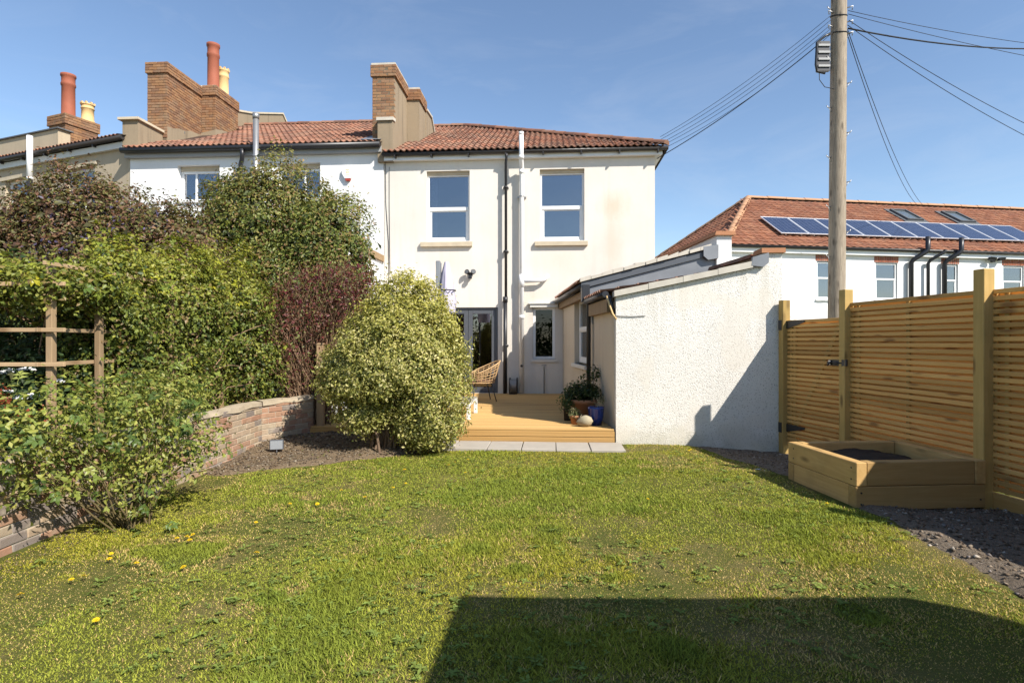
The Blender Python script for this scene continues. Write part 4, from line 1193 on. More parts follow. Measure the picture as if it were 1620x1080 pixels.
def far_tiles(root, o, ex, ey, width, length, clip):
    ex = Vector(ex).normalized(); ey = Vector(ey).normalized(); ez = ex.cross(ey)
    me = roll_tile(M['fartile'], 0.30, 0.34, 1, 5, 0.02, 0.025)
    n = len(me.vertices); co = np.array([v.co[:] for v in me.vertices]); base = [tuple(p.vertices) for p in me.polygons]
    V = []; Fs = []
    R = random.Random(3); k = 0
    for r in range(int(length / 0.27)):
        for c in range(int(width / 0.30)):
            u, v = c * 0.30, r * 0.27
            if not clip(u, v): continue
            p = Vector(o) + ex * u + ey * v + ez * (0.02 + R.uniform(-.004, .004))
            A = np.array([list(ex), list(ey), list(ez)])
            V.append(co @ A + np.array(p)); Fs += [tuple(i + k * n for i in f) for f in base]; k += 1
    m2 = bpy.data.meshes.new('roof_tiles'); m2.from_pydata(np.concatenate(V).tolist(), [], Fs); m2.materials.append(M['fartile']); m2.update()
    put('tile_field', m2, fr, kind='stuff')
slope_l = HX + 2.6
far_tiles(far, (-2.6, -0.27, FEZ), (1, 0, 0), fe, 20.7, FL, lambda u, v: u > v / FL * slope_l - 0.2)
hv = Vector((slope_l, 0, FRZ - FEZ)); HL = hv.length
far_tiles(far, (-2.62, 8.3, FEZ), (0, -1, 0), hv, 8.5, HL, lambda u, v: v / HL * 4.25 - 0.2 < u < 8.5 - v / HL * 4.25)
ridge_run(fr, (HX, FD, FRZ + 0.02), (18, FD, FRZ + 0.02), M['buffridge'], 0.14, 0.9)
ridge_run(fr, (-2.55, -0.2, FEZ + 0.05), (HX, FD, FRZ + 0.03), M['buffridge'], 0.15, 0.5)
ridge_run(fr, (-2.55, 8.25, FEZ + 0.05), (HX, FD, FRZ + 0.03), M['buffridge'], 0.14, 0.5)
for i, (x, z0, z1, r) in enumerate(((5.56, 5.42, 4.55, .085), (6.30, 4.98, 4.55, .06), (7.02, 5.45, 4.55, .085))):
    dx = -0.45
    MB().tube([(x, -0.42, z1 + 0.9 if i != 1 else 4.96), (x, -0.42, 4.98 if i != 1 else 4.92), (x - 0.06, -0.40, 4.88 if i != 1 else 4.86), (x + dx + 0.04, -0.2, 4.60), (x + dx, -0.14, 4.48), (x + dx, -0.14, 2.0)], r, 10).build('downpipe' if i == 1 else 'soil_pipe', M['blackpl'], far)
def on_far_roof(u, v, lift):
    d = fe.normalized(); n = Vector((1, 0, 0)).cross(d)
    return Vector((u, -0.25, FEZ)) + d * v + n * lift
for u in (7.15, 9.75):
    A = frame(on_far_roof(u, 2.95, 0.09), (1, 0, 0), fe)
    sk = MB().bbox(0, 0.08, 0, 1.15, -0.04, 0.07).bbox(0.72, 0.8, 0, 1.15, -0.04, 0.07).bbox(0.08, 0.72, 1.07, 1.15, -0.04, 0.07).bbox(0.08, 0.72, 0, 0.08, -0.04, 0.06)
    sk.box(-0.16, 0.96, -0.22, 0, -0.05, -0.02).box(-0.16, 0, 0, 1.3, -0.05, -0.01).box(0.8, 0.96, 0, 1.3, -0.05, -0.01).box(0, 0.8, 1.15, 1.3, -0.05, -0.01)
    so = sk.build('skylight', M['slate'], far); so.matrix_basis = A
    MB().box(0.075, 0.725, 0.075, 1.075, 0.01, 0.02).build('pane', M['skyglass'], so)
fm = far.matrix_basis
spme = MB().bbox(0, 0.99, 0, 0.035, -0.02, 0.02, .003).bbox(0, 0.99, 1.605, 1.64, -0.02, 0.02, .003).bbox(0, 0.03, 0.035, 1.605, -0.02, 0.02, .003).bbox(0.96, 0.99, 0.035, 1.605, -0.02, 0.02, .003).mesh('panel_frame', M['alu'])
cellme = MB().box(0.028, 0.962, 0.033, 1.607, -0.014, 0.012).mesh('panel_cells', M['solar'])
ords = ['first', 'second', 'third', 'fourth', 'fifth', 'sixth', 'seventh', 'eighth', 'ninth', 'tenth']
loc4 = fm.to_translation()
for i in range(10):
    q = fm @ frame(on_far_roof(0.05 + i * 1.175, 0.85, 0.15), (1, 0, 0), fe) @ Matrix.Diagonal((1.17, 1, 1, 1))
    e = bpy.data.objects.new('solar_panel', None); COL.objects.link(e); e.matrix_basis = q
    lab = ('blue solar panel at the far left end of the roof row' if i == 0 else 'blue solar panel at the right end of the roof row' if i == 9
           else 'blue solar panel, %s from the left in the roof row' % ords[i])
    tag(e, lab, 'solar panel', 'solar panels along the far roof')
    put('panel_frame', spme, e); put('panel_cells', cellme, e)
    MB().box(0.2, 0.24, 0.05, 1.55, -0.10, -0.021).box(0.75, 0.79, 0.05, 1.55, -0.10, -0.021).build('mounting_rail', M['alu'], e)
fl = thing('flood_light', 'twin floodlight under the eaves of the far white house', 'flood light', fm @ Vector((8.85, 0, 4.66)), R9)
MB().bbox(-0.06, 0.06, -0.1, 0.0, -0.05, 0.08).tube([(-0.05, -0.08, 0), (0.05, -0.08, 0)], 0.03, 8).build('bracket', M['blackpl'], fl)
for sx in (-1, 1):
    MB().prism([(sx * 0.08, -0.24, -0.02), (sx * 0.34, -0.24, 0.02), (sx * 0.34, -0.3, 0.12), (sx * 0.08, -0.3, 0.1)], (0, 0.12, 0)).build('lamp_head', M['blackpl'], fl)

# ------------------------------------------------------------------ fence, gate, raised bed
FD_ = Vector((0.093, -0.9957, 0)).normalized()        # along the fence towards the camera
FANG = math.atan2(FD_.y, FD_.x)
PITCH = 0.0605
slat_me = {}
def slat(parent, L, x, z, jit=0.003, h=0.041):
    key = round(L, 3)
    if key not in slat_me:
        slat_me[key] = MB().bbox(0, L, 0, 0.021, 0, h, 0.003).mesh('slat', M['slat'])
    q = Matrix.Translation((x + rng.uniform(-jit, jit), rng.uniform(-.002, .002), z + rng.uniform(-jit, jit) * 0.6)) @ Matrix.Rotation(rng.uniform(-.0016, .0016), 4, 'Y')
    put('slat', slat_me[key], parent, q)
# local frame: x along the fence towards the camera; y points to the garden's outside (+X side)
def fence_panel(origin, L, label, n=30, z0=0.17):
    t = thing('slatted_fence', label, 'fence', origin, FANG, 'slatted panels of the garden fence')
    for i in range(n):
        slat(t, L, 0, z0 + i * PITCH)
    for x in (0.03, L / 2 - 0.02, L - 0.07, 0.14):
        MB().bbox(x, x + 0.04, 0.022, 0.045, z0 - 0.01, z0 + n * PITCH - 0.022, 0.003).build('batten', M['post'], t)
    bk = MB()
    for i in range(n - 1):
        bk.box(0.002, L - 0.002, 0.047, 0.066, z0 + (i + 0.5) * PITCH, z0 + (i + 0.5) * PITCH + 0.042)
    bk.build('back_slats', M['slat'], t, kind='stuff')
    MB().bbox(0, L, -0.002, 0.028, -0.05, z0 - 0.015, 0.003).build('gravel_board', M['slat'], t)
    return t
def fence_post(p, h, label, z0=-0.2):
    t = thing('fence_post', label, 'fence post', (p[0], p[1], 0), FANG, 'square posts of the garden fence')
    MB().bbox(-0.055, 0.055, -0.055, 0.055, z0, h, 0.005).build('shaft', M['post'], t)
    return t
PM = Vector((4.08, 6.95, 0)); PR = Vector((4.255, 5.13, 0))
outw = Vector((-FD_.y, FD_.x, 0))
if outw.x < 0: outw = -outw
fence_panel(PM + FD_ * 0.0 + outw * 0.015, (PR - PM).length, 'slatted fence panel between the two posts behind the raised bed')
fence_panel(PR + FD_ * 0.0 + outw * 0.035, 1.88, 'slatted fence panel at the right edge, nearer than the raised bed')
fence_panel(PR + FD_ * 1.96 + outw * 0.035, 1.78, 'lower slatted fence panel outside the picture', 24)
fence_post(PM + outw * 0.0, 2.13, 'square fence post with the gate latch beside the gate')
fence_post(PR, 2.15, 'tall fence post beyond the near corner of the raised bed')
fence_post(PR + FD_ * 1.9 , 2.15, 'fence post outside the picture')
HP = Vector((3.85, 8.04, 0))
hp = fence_post(HP, 2.08, 'fence post against the white outhouse wall carrying the gate hinges')
GD = (PM - HP); GL = GD.length - 0.13; GA = math.atan2(GD.y, GD.x)
GL += 0.03
gate = thing('garden_gate', 'slatted wooden garden gate with black latch and hinges', 'gate', HP + GD.normalized() * 0.05, GA)
for i in range(29):
    slat(gate, GL, 0, 0.06 + i * PITCH)
bk = MB()
for i in range(28):
    bk.box(0.002, GL - 0.002, 0.052, 0.070, 0.06 + (i + 0.5) * PITCH, 0.06 + (i + 0.5) * PITCH + 0.042)
bk.build('back_slats', M['slat'], gate, kind='stuff')
for x in (0.03, GL - 0.09, 0.1):
    MB().bbox(x, x + 0.045, 0.022, 0.05, 0.05, 1.80, 0.003).build('batten', M['post'], gate)
MB().prism([(0.06, 0.022, 0.2), (0.12, 0.022, 0.2), (GL - 0.06, 0.022, 1.7), (GL - 0.12, 0.022, 1.7)], (0, 0.025, 0)).build('brace', M['post'], gate)
for z in (1.74, 0.30):
    hg = MB().prism([(-0.02, -0.012, z - 0.06), (0.02, -0.012, z - 0.06), (0.36, -0.012, z + 0.015), (0.36, -0.012, z + 0.045), (-0.02, -0.012, z + 0.05)], (0, 0.008, 0))
    hg.tube([(-0.03, -0.012, z - 0.08), (-0.03, -0.012, z + 0.07)], 0.012, 8).box(-0.10, -0.03, -0.062, -0.056, z - 0.08, z + 0.06)
    hg.build('hinge', M['darkgut'], gate)
lt = MB().bbox(GL - 0.19, GL - 0.02, -0.03, -0.005, 1.20, 1.27, 0.004).tube([(GL - 0.2, -0.045, 1.235), (GL + 0.06, -0.045, 1.235)], 0.012, 8)
lt.tube([(GL - 0.13, -0.045, 1.235), (GL - 0.13, -0.085, 1.23), (GL - 0.15, -0.09, 1.20)], 0.012, 8).bbox(GL + 0.04, GL + 0.12, -0.06, -0.035, 1.20, 1.28, 0.004).build('latch', M['blackpl'], gate)
lt2 = MB().bbox(GL - 0.185, GL - 0.15, -0.05, -0.031, 1.205, 1.265, 0.004).build('latch_plate', M['steel'], gate)

# raised bed of sleepers: local x towards the fence, y away from the camera
BED = (2.995, 4.955, 0.03)
bed = thing('raised_bed', 'raised bed of two courses of timber sleepers beside the fence', 'planter', BED, RAD(4.5))
BW, BL, BT, BH = 1.215, 1.05, 0.1, 0.212
def sleeper(x0, x1, y0, y1, z0, axis):
    m = M['sleeper'] if axis == 'X' else M['sleeper_y']
    MB().bbox(x0, x1, y0, y1, z0, z0 + BH - 0.004, 0.006).build('sleeper', m, bed)
sleeper(0, BW, 0, BT, -0.005, 'X'); sleeper(0, BW, BL - BT, BL, -0.005, 'X')
sleeper(0.003, BT, BT + .002, BL - BT - .002, -0.005, 'Y'); sleeper(BW - BT, BW - .003, BT + .002, BL - BT - .002, -0.005, 'Y')
sleeper(0, BT, -0.004, BL, BH - 0.005, 'Y'); sleeper(BW - BT, BW, -0.004, BL, BH - 0.005, 'Y')
sleeper(BT + .002, BW - BT - .002, 0, BT, BH - 0.005, 'X'); sleeper(BT + .002, BW - BT - .002, BL - BT, BL, BH - 0.005, 'X')
n = 26
xs = np.linspace(BT - 0.01, BW - BT + 0.01, n); ys = np.linspace(BT - 0.01, BL - BT + 0.01, n)
X, Y = np.meshgrid(xs, ys); Pn = np.stack([X.ravel(), Y.ravel()], 1)
Zs = 0.29 + 0.10 * (fnoise(Pn, 5, 3, 4) - 0.4) + 0.05 * np.sin((X.ravel() - 0.1) * 3.3)
i = (np.arange(n - 1)[:, None] * n + np.arange(n - 1)[None]).ravel()
put('soil', np_mesh('soil', np.stack([X.ravel(), Y.ravel(), Zs], 1), np.stack([i, i + 1, i + n + 1, i + n], 1), M['soil'], smooth=False), bed)
sc = MB()
for (x, y, z) in ((0.05, -0.004, 0.05), (0.05, -0.004, 0.15), (-0.002, 0.06, 0.26), (-0.002, 0.06, 0.36), (-0.002, 0.95, 0.26), (-0.002, 0.95, 0.36), (BW - 0.05, -0.004, 0.07)):
    sc.tube([(x, y, z), (x + (0.006 if x < 0 else 0), y + (0 if x < 0 else 0.006), z)], 0.009, 6)
sc.build('screw', M['darkgut'], bed)

# ------------------------------------------------------------------ brick garden wall
GW = (-3.52, 2.2, 0)
gw = thing('garden_wall', 'low weathered brick wall along the left side of the lawn', 'wall', GW)
WA = Vector((-3.60, 2.2, 0)); WBp = Vector((-3.45, 7.85, 0)); WC = Vector((-3.02, 8.66, 0))
def inn(v): return Vector((-v.y, v.x, 0)).normalized()
d1 = (WBp - WA).normalized(); d2 = (WC - WBp).normalized()
i1, i2 = inn(d1), inn(d2)
core = WB(GW)
H_ = 0.655
core.prism([WA + i1 * 0.008 + Vector((0, 0, -0.15)), WBp + i1 * 0.008 + Vector((0, 0, -0.15)), WBp + i1 * 0.22 + Vector((0, 0, -0.15)), WA + i1 * 0.22 + Vector((0, 0, -0.15))], (0, 0, H_ + 0.15))
core.prism([WBp + i2 * 0.008 + Vector((0, 0, -0.15)), WC + i2 * 0.008 + Vector((0, 0, -0.15)), WC + i2 * 0.22 + Vector((0, 0, -0.15)), WBp + i2 * 0.22 + Vector((0, 0, -0.15))], (0, 0, H_ + 0.148))
core.build('mortar_core', M['mortar'], gw)
loc = Vector(GW)
brick_set(gw, gw, [(WA - loc + Vector((0, 0, -0.02)), d1, (WBp - WA).length, 0.685), (WBp - loc + Vector((0, 0, -0.02)), d2, (WC - WBp).length, 0.685)], M['wallbrick'], 300, seed=40, bl=0.222)
# uneven mortar capping
cap = WB(GW)
R = random.Random(5)
for (a, b, ii) in ((WA, WBp, i1), (WBp, WC, i2)):
    L = (b - a).length; d = (b - a).normalized(); n = int(L / 0.16)
    vs = []
    for k in range(n + 1):
        p = a + d * (L * k / n)
        f = -0.012 + R.uniform(-.012, .01)
        z = H_ + R.uniform(-.006, .012)
        vs += [p + ii * f + Vector((0, 0, z - 0.035 + R.uniform(-.02, .01))), p + ii * (f + 0.01) + Vector((0, 0, z + 0.008)), p + ii * 0.11 + Vector((0, 0, z + 0.022)), p + ii * 0.235 + Vector((0, 0, z))]
    cap.add(vs, [(4 * k + j, 4 * k + 4 + j, 4 * k + 5 + j, 4 * k + 1 + j) for k in range(n) for j in range(3)])
cap.build('coping', M['mortarcap'], gw)

# ------------------------------------------------------------------ deck and paving
DK = (1.5, 8.29, 0)
deck = thing('timber_deck', 'raised timber deck of grooved yellow boards behind the house', 'deck', DK, R4)
def deck_profile():
    """board 0.145 wide, unit long, grooved on top: x along, y across, z up"""
    w, h, g = 0.144, 0.028, 6
    top = []
    for i in range(g):
        a = i / g; top += [(w * (a + 0.10 / g), 0.0), (w * (a + 0.62 / g), 0.0), (w * (a + 0.72 / g), -0.004), (w * (a + 0.98 / g), -0.004)]
    pts = [(0, -h)] + [(0, -0.003)] + top + [(w, -0.003), (w, -h)]
    return [(0, y, z) for y, z in pts]
pb = MB().prism(deck_profile()[::-1], (1, 0, 0))
board_me = pb.mesh('deck_board', M['deck'])
nb = int(5.68 / 0.1485)
for i in range(nb):
    y = 0.004 + i * 0.1485
    xr = -0.004 - 0.114 * (y + 0.07); xl = -4.72 - 0.02 * i * 0.1
    put('deck_board', board_me, deck, Matrix.Translation((xl, y, 0.22 + rng.uniform(-.0012, .0012))) @ Matrix.Diagonal((xr - xl, 0.965, 1, 1)))
for z in (0.105, 0.192):
    q = Matrix.Translation((-4.72, -0.004, z)) @ Matrix.Rotation(RAD(90), 4, 'X') @ Matrix.Translation((0, -0.085, 0)) @ Matrix.Diagonal((4.715, 0.535, 1, 1))
    put('fascia_board', board_me, deck, q)
MB().box(-4.71, -0.03, 0.03, 5.6, 0.0, 0.188).build('substructure', M['post'], deck)
strip = thing('paving', None, None, DK, R4)
strip['kind'] = 'structure'
slab_me = MB().bbox(0, 0.462, 0, 0.60, -0.05, 0.0, 0.006).mesh('paving_slab', M['paving'])
for k in range(6):
    put('paving_slab', slab_me, strip, Matrix.Translation((0.09 - 0.473 * (k + 1), -0.63 + rng.uniform(-.006, .006), 0.035 + rng.uniform(-.004, .004))) @ Matrix.Rotation(rng.uniform(-.008, .008), 4, 'Z') @ Matrix.Rotation(rng.uniform(-.005, .005), 4, 'Y'))
MB().box(-2.8, 0.1, -0.62, -0.02, -0.06, 0.005).build('paving_bed', M['gravelsoil'], strip)

# ------------------------------------------------------------------ utility pole and cables
PL = (6.83, 12.0, -0.1)
pole = thing('utility_pole', 'tall wooden utility pole behind the garden gate', 'pole', PL)
n = 12
MB().tube([(0.0075 * z, 0, z) for z in np.linspace(0, 10.6, n)], [0.172 - 0.0024 * z for z in np.linspace(0, 10.6, n)], 20).build('shaft', M['pole'], pole)
for k in range(12):
    z = 3.4 + k * 0.52; sx = 1 if k % 2 else -1
    x0 = 0.0075 * z + sx * 0.145
    MB().tube([(x0, -0.02, z - 0.02), (x0 + sx * 0.10, -0.04, z), (x0 + sx * 0.115, -0.04, z + 0.035)], 0.011, 6).tube([(x0, -0.02, z - 0.12), (x0 + sx * 0.07, -0.035, z - 0.01)], 0.007, 6).build('step_peg', M['metal'], pole)
jb = MB().tube([(-0.20, -0.02, 6.30), (-0.34, -0.02, 6.33), (-0.36, -0.02, 6.45), (-0.34, -0.02, 6.84), (-0.2, -0.02, 6.95), (-0.1, -0.02, 7.0)], 0.022, 8).box(-0.34, -0.12, -0.03, 0.03, 6.34, 6.86)
jb.v = [(x * 1.2, y * 1.2, (z - 1.6) * 1.2 + 1.6) for x, y, z in jb.v]
jbo = jb.build('junction_box', M['blackpl'], pole)
for k in range(4):
    MB().bbox(-0.395, -0.145, -0.06, -0.037, 7.36 + k * 0.145, 7.41 + k * 0.145, 0.004).build('terminal_bar', M['greypaint'], jbo)
MB().tube([(-0.36, -0.02, 7.27), (-0.36, -0.03, 7.1), (-0.26, -0.05, 6.94), (-0.10, -0.1, 6.88)], 0.008, 5).build('loop_cable', M['wire'], pole)
for z in (8.1, 8.45):
    MB().tube([(0.062 + 0.156 * math.cos(a), 0.156 * math.sin(a), z + 0.05 * math.sin(a)) for a in np.linspace(0, 6.28, 17)], 0.012, 5).build('strap', M['wire'], pole)
for z, sx in ((8.5, -1), (8.2, -1), (8.6, 1), (8.3, 1), (8.06, 1)):
    MB().tube([(0.062 + sx * 0.14, -0.05, z), (0.062 + sx * 0.26, -0.07, z + 0.03), (0.062 + sx * 0.24, -0.07, z - 0.05)], 0.012, 6).build('cable_hook', M['metal'], pole)
def far12(q):
    return (q[0] * 1.2, q[1] * 1.2, (q[2] - 1.5) * 1.2 + 1.5)
def cable(a, b, sag, r, label, group=None):
    a = Vector(a); b = Vector(b); n = 18
    o = WB(a).tube([a.lerp(b, i / n) - Vector((0, 0, 4 * sag * (i / n) * (1 - i / n))) for i in range(n + 1)], r, 5).build('overhead_cable', M['wire'])
    o.location = a
    return tag(o, label, 'cable', group)
gl = 'thin cables from the pole to the house corner'
for k, (z, dx, ez) in enumerate(((7.32, -0.14, 6.46), (7.24, -0.14, 6.40), (7.16, -0.14, 6.32), (7.09, -0.14, 6.26), (7.0, -0.13, 6.19))):
    cable(far12((5.745 + dx, 9.95, z - 0.1)), (3.60 - 0.03 * k, 13.8 + 0.03 * k, ez - 0.02 * k), 0.13 + 0.02 * k, 0.005, ['topmost', 'second from the top', 'middle one', 'fourth from the top', 'lowest'][k] + ' of five thin cables from the pole to the cream house corner', gl)
cable(far12((5.40, 9.95, 6.72)), (3.53, 13.86, 5.95), 0.12, 0.010, 'thick black cable from the pole box down to the cream house wall, lowest of all')
cable(far12((5.88, 9.95, 6.97)), (17.6, 16.0, 10.0), 0.35, 0.017, 'thick black cable running almost level from the pole to the right')
cable(far12((5.88, 9.95, 7.28)), (17.6, 14.0, 8.5), 0.25, 0.006, 'thin cable just above the thick level cable right of the pole')
cable(far12((5.88, 9.95, 7.22)), (17.0, 13.0, 7.25), 0.2, 0.006, 'thin cable crossing below the thick level cable right of the pole')
cable(far12((5.88, 9.93, 7.1)), (14.0, 14.0, 6.25), 0.18, 0.007, 'upper of two parallel cables sloping down right from the pole')
cable(far12((5.88, 9.97, 7.04)), (14.0, 14.1, 5.98), 0.18, 0.007, 'lower of two parallel cables sloping down right from the pole')
cable(far12((5.87, 9.95, 6.95)), (18.75, 26.0, 7.75), 0.5, 0.008, 'right one of two cables dropping steeply from the pole to the far roof')
cable(far12((5.87, 9.97, 6.9)), (18.5, 26.0, 7.75), 0.55, 0.008, 'left one of two cables dropping steeply from the pole to the far roof')

# ------------------------------------------------------------------ the garden building behind the camera that shades the lawn
gr = thing('garden_room', 'flat roofed garden room whose shadow falls across the near lawn', 'garden room', (1.87, 1.29, 0), RAD(-1.0))
MB().prism([(0, 0, -0.1), (2.50, 0.0, -0.1), (2.72, -0.12, -0.1), (2.9, -0.35, -0.1), (2.9, -4.2, -0.1), (-0.29, -4.2, -0.1)], (0, 0, 2.55)).build('wall', M['oldwood'], gr)
MB().prism([(-0.05, 0.05, 2.452), (2.52, 0.05, 2.452), (2.77, -0.09, 2.452), (2.95, -0.33, 2.452), (2.95, -4.25, 2.452), (-0.34, -4.25, 2.452)], (0, 0, 0.148)).build('roof', M['slate'], gr)

# ------------------------------------------------------------------ plants
def plant(name, label, cat, loc):
    return thing(name, label, cat, loc)
def rel(blobs, loc):
    return [((c[0] - loc[0], c[1] - loc[1], c[2] - loc[2]), r, w) for c, r, w in blobs]

# variegated evergreen in front of the deck
L = (-1.62, 7.72, 0.0)
p = plant('variegated_shrub', 'large rounded yellow and cream variegated shrub in front of the deck', 'shrub', L)
bl = rel([((-1.54, 7.75, 1.30), (0.88, 0.82, 0.82), 4), ((-1.44, 7.75, 1.72), (0.60, 0.60, 0.66), 2.4), ((-2.08, 7.68, 1.06), (0.54, 0.55, 0.44), 1.7), ((-1.10, 7.7, 0.95), (0.52, 0.58, 0.66), 1.7), ((-1.12, 7.65, 0.42), (0.48, 0.42, 0.36), 1.0), ((-1.95, 7.45, 0.52), (0.34, 0.28, 0.20), 0.5)], L)
pal = [((0.47, 0.43, 0.13), 3), ((0.60, 0.54, 0.24), 2.2), ((0.25, 0.26, 0.065), 2.5), ((0.37, 0.36, 0.09), 2.7), ((0.13, 0.16, 0.045), 1.1)]
fo, P = crown('foliage', p, bl, 85000, 14, 101, 0.042, 0.5, pal, front=0.4, spread=0.042, lump=0.30, inner=0.2, top=(1.2, 2.5, (0.46, 0.41, 0.05), 0.6))
tg = [tuple(q) for q in P[::26] if q[2] > 0.3][:90]
twigs('stem', p, lambda R: (R.gauss(0, .10), R.gauss(0, .10), 0.0), tg, M['bark'], 0.022, 0.004, 5, 5, 0.10, 3)

# big climber on the neighbour's pergola
L = (-4.5, 10.5, 0.5)
p = plant('climbing_shrub', 'big dome of dense green climber in front of the white house', 'climber', L)
bl = rel([((-4.58, 10.7, 3.35), (1.30, 1.0, 1.50), 4), ((-3.62, 10.6, 2.98), (1.08, 0.9, 1.25), 3.4), ((-5.5, 10.6, 2.75), (1.25, 0.9, 1.1), 2.5), ((-4.2, 10.2, 1.9), (1.6, 0.9, 1.3), 3), ((-3.25, 10.3, 2.2), (0.65, 0.7, 1.0), 1.4)], L)
pal = [((0.20, 0.225, 0.045), 3), ((0.13, 0.165, 0.035), 3), ((0.27, 0.235, 0.065), 2), ((0.26, 0.16, 0.07), 1.6), ((0.07, 0.10, 0.028), 1.4)]
fo, P = crown('foliage', p, bl, 100000, 18, 202, 0.060, 0.52, pal, front=0.35, spread=0.075, lump=0.26, inner=0.12, top=(3.0, 4.4, (0.27, 0.20, 0.07), 0.5))
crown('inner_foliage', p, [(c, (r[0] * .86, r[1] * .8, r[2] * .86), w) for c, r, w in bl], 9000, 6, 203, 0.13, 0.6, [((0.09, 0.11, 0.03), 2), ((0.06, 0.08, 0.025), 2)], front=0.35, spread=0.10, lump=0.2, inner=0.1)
top_t = [tuple(q + unit(np.array([[q[0], q[1], 1.2]]))[0] * rng.uniform(0.04, 0.2)) for q in P if q[2] > 2.9][::11][:60]
twigs('stem', p, lambda R: (R.uniform(-1, 1), R.uniform(-.3, .3), 2.0), top_t, M['twig'], 0.010, 0.003, 4, 4, 0.10, 5)
twigs('trunk', p, lambda R: (R.gauss(0, .2), R.gauss(0, .1), -0.1), [(-0.8, 0, 2.0), (0.2, 0.1, 2.2), (0.9, 0, 1.9), (-0.2, -.1, 2.4)], M['bark'], 0.05, 0.025, 6, 6, 0.08, 6)

# purple-brown ceanothus
L = (-6.6, 8.6, 0.5)
p = plant('purple_bush', 'wide purple brown bush with fine leaves behind the trellis', 'bush', L)
bl = rel([((-6.55, 8.7, 2.52), (1.30, 0.9, 1.45), 4), ((-7.95, 8.7, 2.30), (1.2, 0.9, 1.2), 3), ((-5.35, 8.7, 2.38), (1.05, 0.85, 1.18), 3), ((-6.6, 8.4, 1.5), (2.2, 0.7, 1.0), 2), ((-4.75, 8.8, 2.05), (0.55, 0.6, 0.85), 1)], L)
pal = [((0.165, 0.085, 0.05), 3), ((0.135, 0.125, 0.042), 3.2), ((0.23, 0.135, 0.07), 2.4), ((0.17, 0.165, 0.05), 2.6), ((0.10, 0.08, 0.15), 0.5)]
fo, P = crown('foliage', p, bl, 115000, 18, 303, 0.058, 0.5, pal, front=0.3, spread=0.075, lump=0.26, inner=0.12)
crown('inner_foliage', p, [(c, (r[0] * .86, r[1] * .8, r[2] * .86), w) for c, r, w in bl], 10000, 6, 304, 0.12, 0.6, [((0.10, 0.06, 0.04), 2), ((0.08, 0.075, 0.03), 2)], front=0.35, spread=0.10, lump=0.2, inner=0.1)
top_t = [tuple(q + np.array([rng.gauss(0, .06), 0, rng.uniform(.03, .15)])) for q in P if q[2] > 2.4][::9][:60]
twigs('stem', p, lambda R: (R.uniform(-1.6, 1.6), R.uniform(-.3, .3), 1.2), top_t, M['bark'], 0.009, 0.003, 4, 4, 0.10, 8)
twigs('trunk', p, lambda R: (R.gauss(0, .4), R.gauss(0, .1), -0.1), [(-1.4, 0, 1.6), (0.2, 0.1, 1.8), (1.2, 0, 1.5)], M['bark'], 0.05, 0.02, 6, 6, 0.08, 6)

# trellis and its climber
L = (-4.05, 5.0, 0.5)
tr = thing('garden_trellis', 'weathered wooden trellis of posts and rails behind the brick wall', 'trellis', L)
posts = [(-4.05, 5.0), (-4.05, 5.58), (-4.05, 6.75), (-4.05, 7.95)]
for (x, y) in posts:
    MB().bbox(x - .028 - L[0], x + .028 - L[0], y - .028 - L[1], y + .028 - L[1], -0.1, 1.66, 0.004).build('post', M['trellis'], tr)
MB().bbox(-1.55, -1.48, -.036, .036, -0.1, 1.66, 0.004).build('post', M['trellis'], tr)
for z in (0.22, 0.80, 1.10, 1.50, 1.69):
    h = 0.018
    if z < 1.6:
        MB().bbox(-1.6, 0.16, -0.062, -0.037, z - h, z + h, 0.003).build('rail', M['trellis_x'], tr)
    MB().bbox(-0.062, -0.037, -0.02 if z > 1.6 else -0.1, 3.1, z - h, z + h, 0.003).build('rail', M['trellis_y'], tr)
L = (-4.4, 6.6, 0.5)
p = plant('trellis_climber', 'leafy climber with lime green young leaves smothering the trellis', 'climber', L)
bl = rel([((-4.42, 6.35, 1.70), (0.50, 0.75, 0.85), 3), ((-4.32, 7.3, 1.78), (0.60, 0.85, 0.95), 3.4), ((-4.1, 8.2, 1.72), (0.60, 0.65, 1.05), 3), ((-3.85, 8.3, 1.1), (0.45, 0.5, 0.6), 1.2),
          ((-4.80, 5.20, 2.02), (0.62, 0.30, 0.22), 1.5), ((-5.3, 5.1, 2.10), (0.6, 0.35, 0.34), 1.5), ((-4.10, 5.05, 1.98), (0.16, 0.2, 0.12), 0.3), ((-4.05, 6.0, 1.75), (0.2, 0.3, 0.40), 0.8), ((-4.02, 5.5, 2.0), (0.16, 0.28, 0.16), 0.55), ((-4.30, 6.2, 1.0), (0.34, 0.6, 0.5), 1.4), ((-4.2, 7.2, 1.0), (0.4, 0.8, 0.55), 1.4)], L)
pal = [((0.19, 0.225, 0.04), 3), ((0.125, 0.165, 0.032), 3), ((0.27, 0.275, 0.05), 2.2), ((0.22, 0.15, 0.065), 1.3), ((0.06, 0.085, 0.024), 1.6)]
fo, P = crown('foliage', p, bl, 95000, 20, 404, 0.046, 0.62, pal, spread=0.060, lump=0.38, inner=0.2, top=(1.2, 2.1, (0.40, 0.37, 0.035), 0.45))
twigs('stem', p, lambda R: (R.uniform(-.2, .4), R.uniform(-1, 1.4), -0.1), [tuple(q) for q in P[::60]][:60], M['twig'], 0.011, 0.004, 5, 4, 0.12, 11)
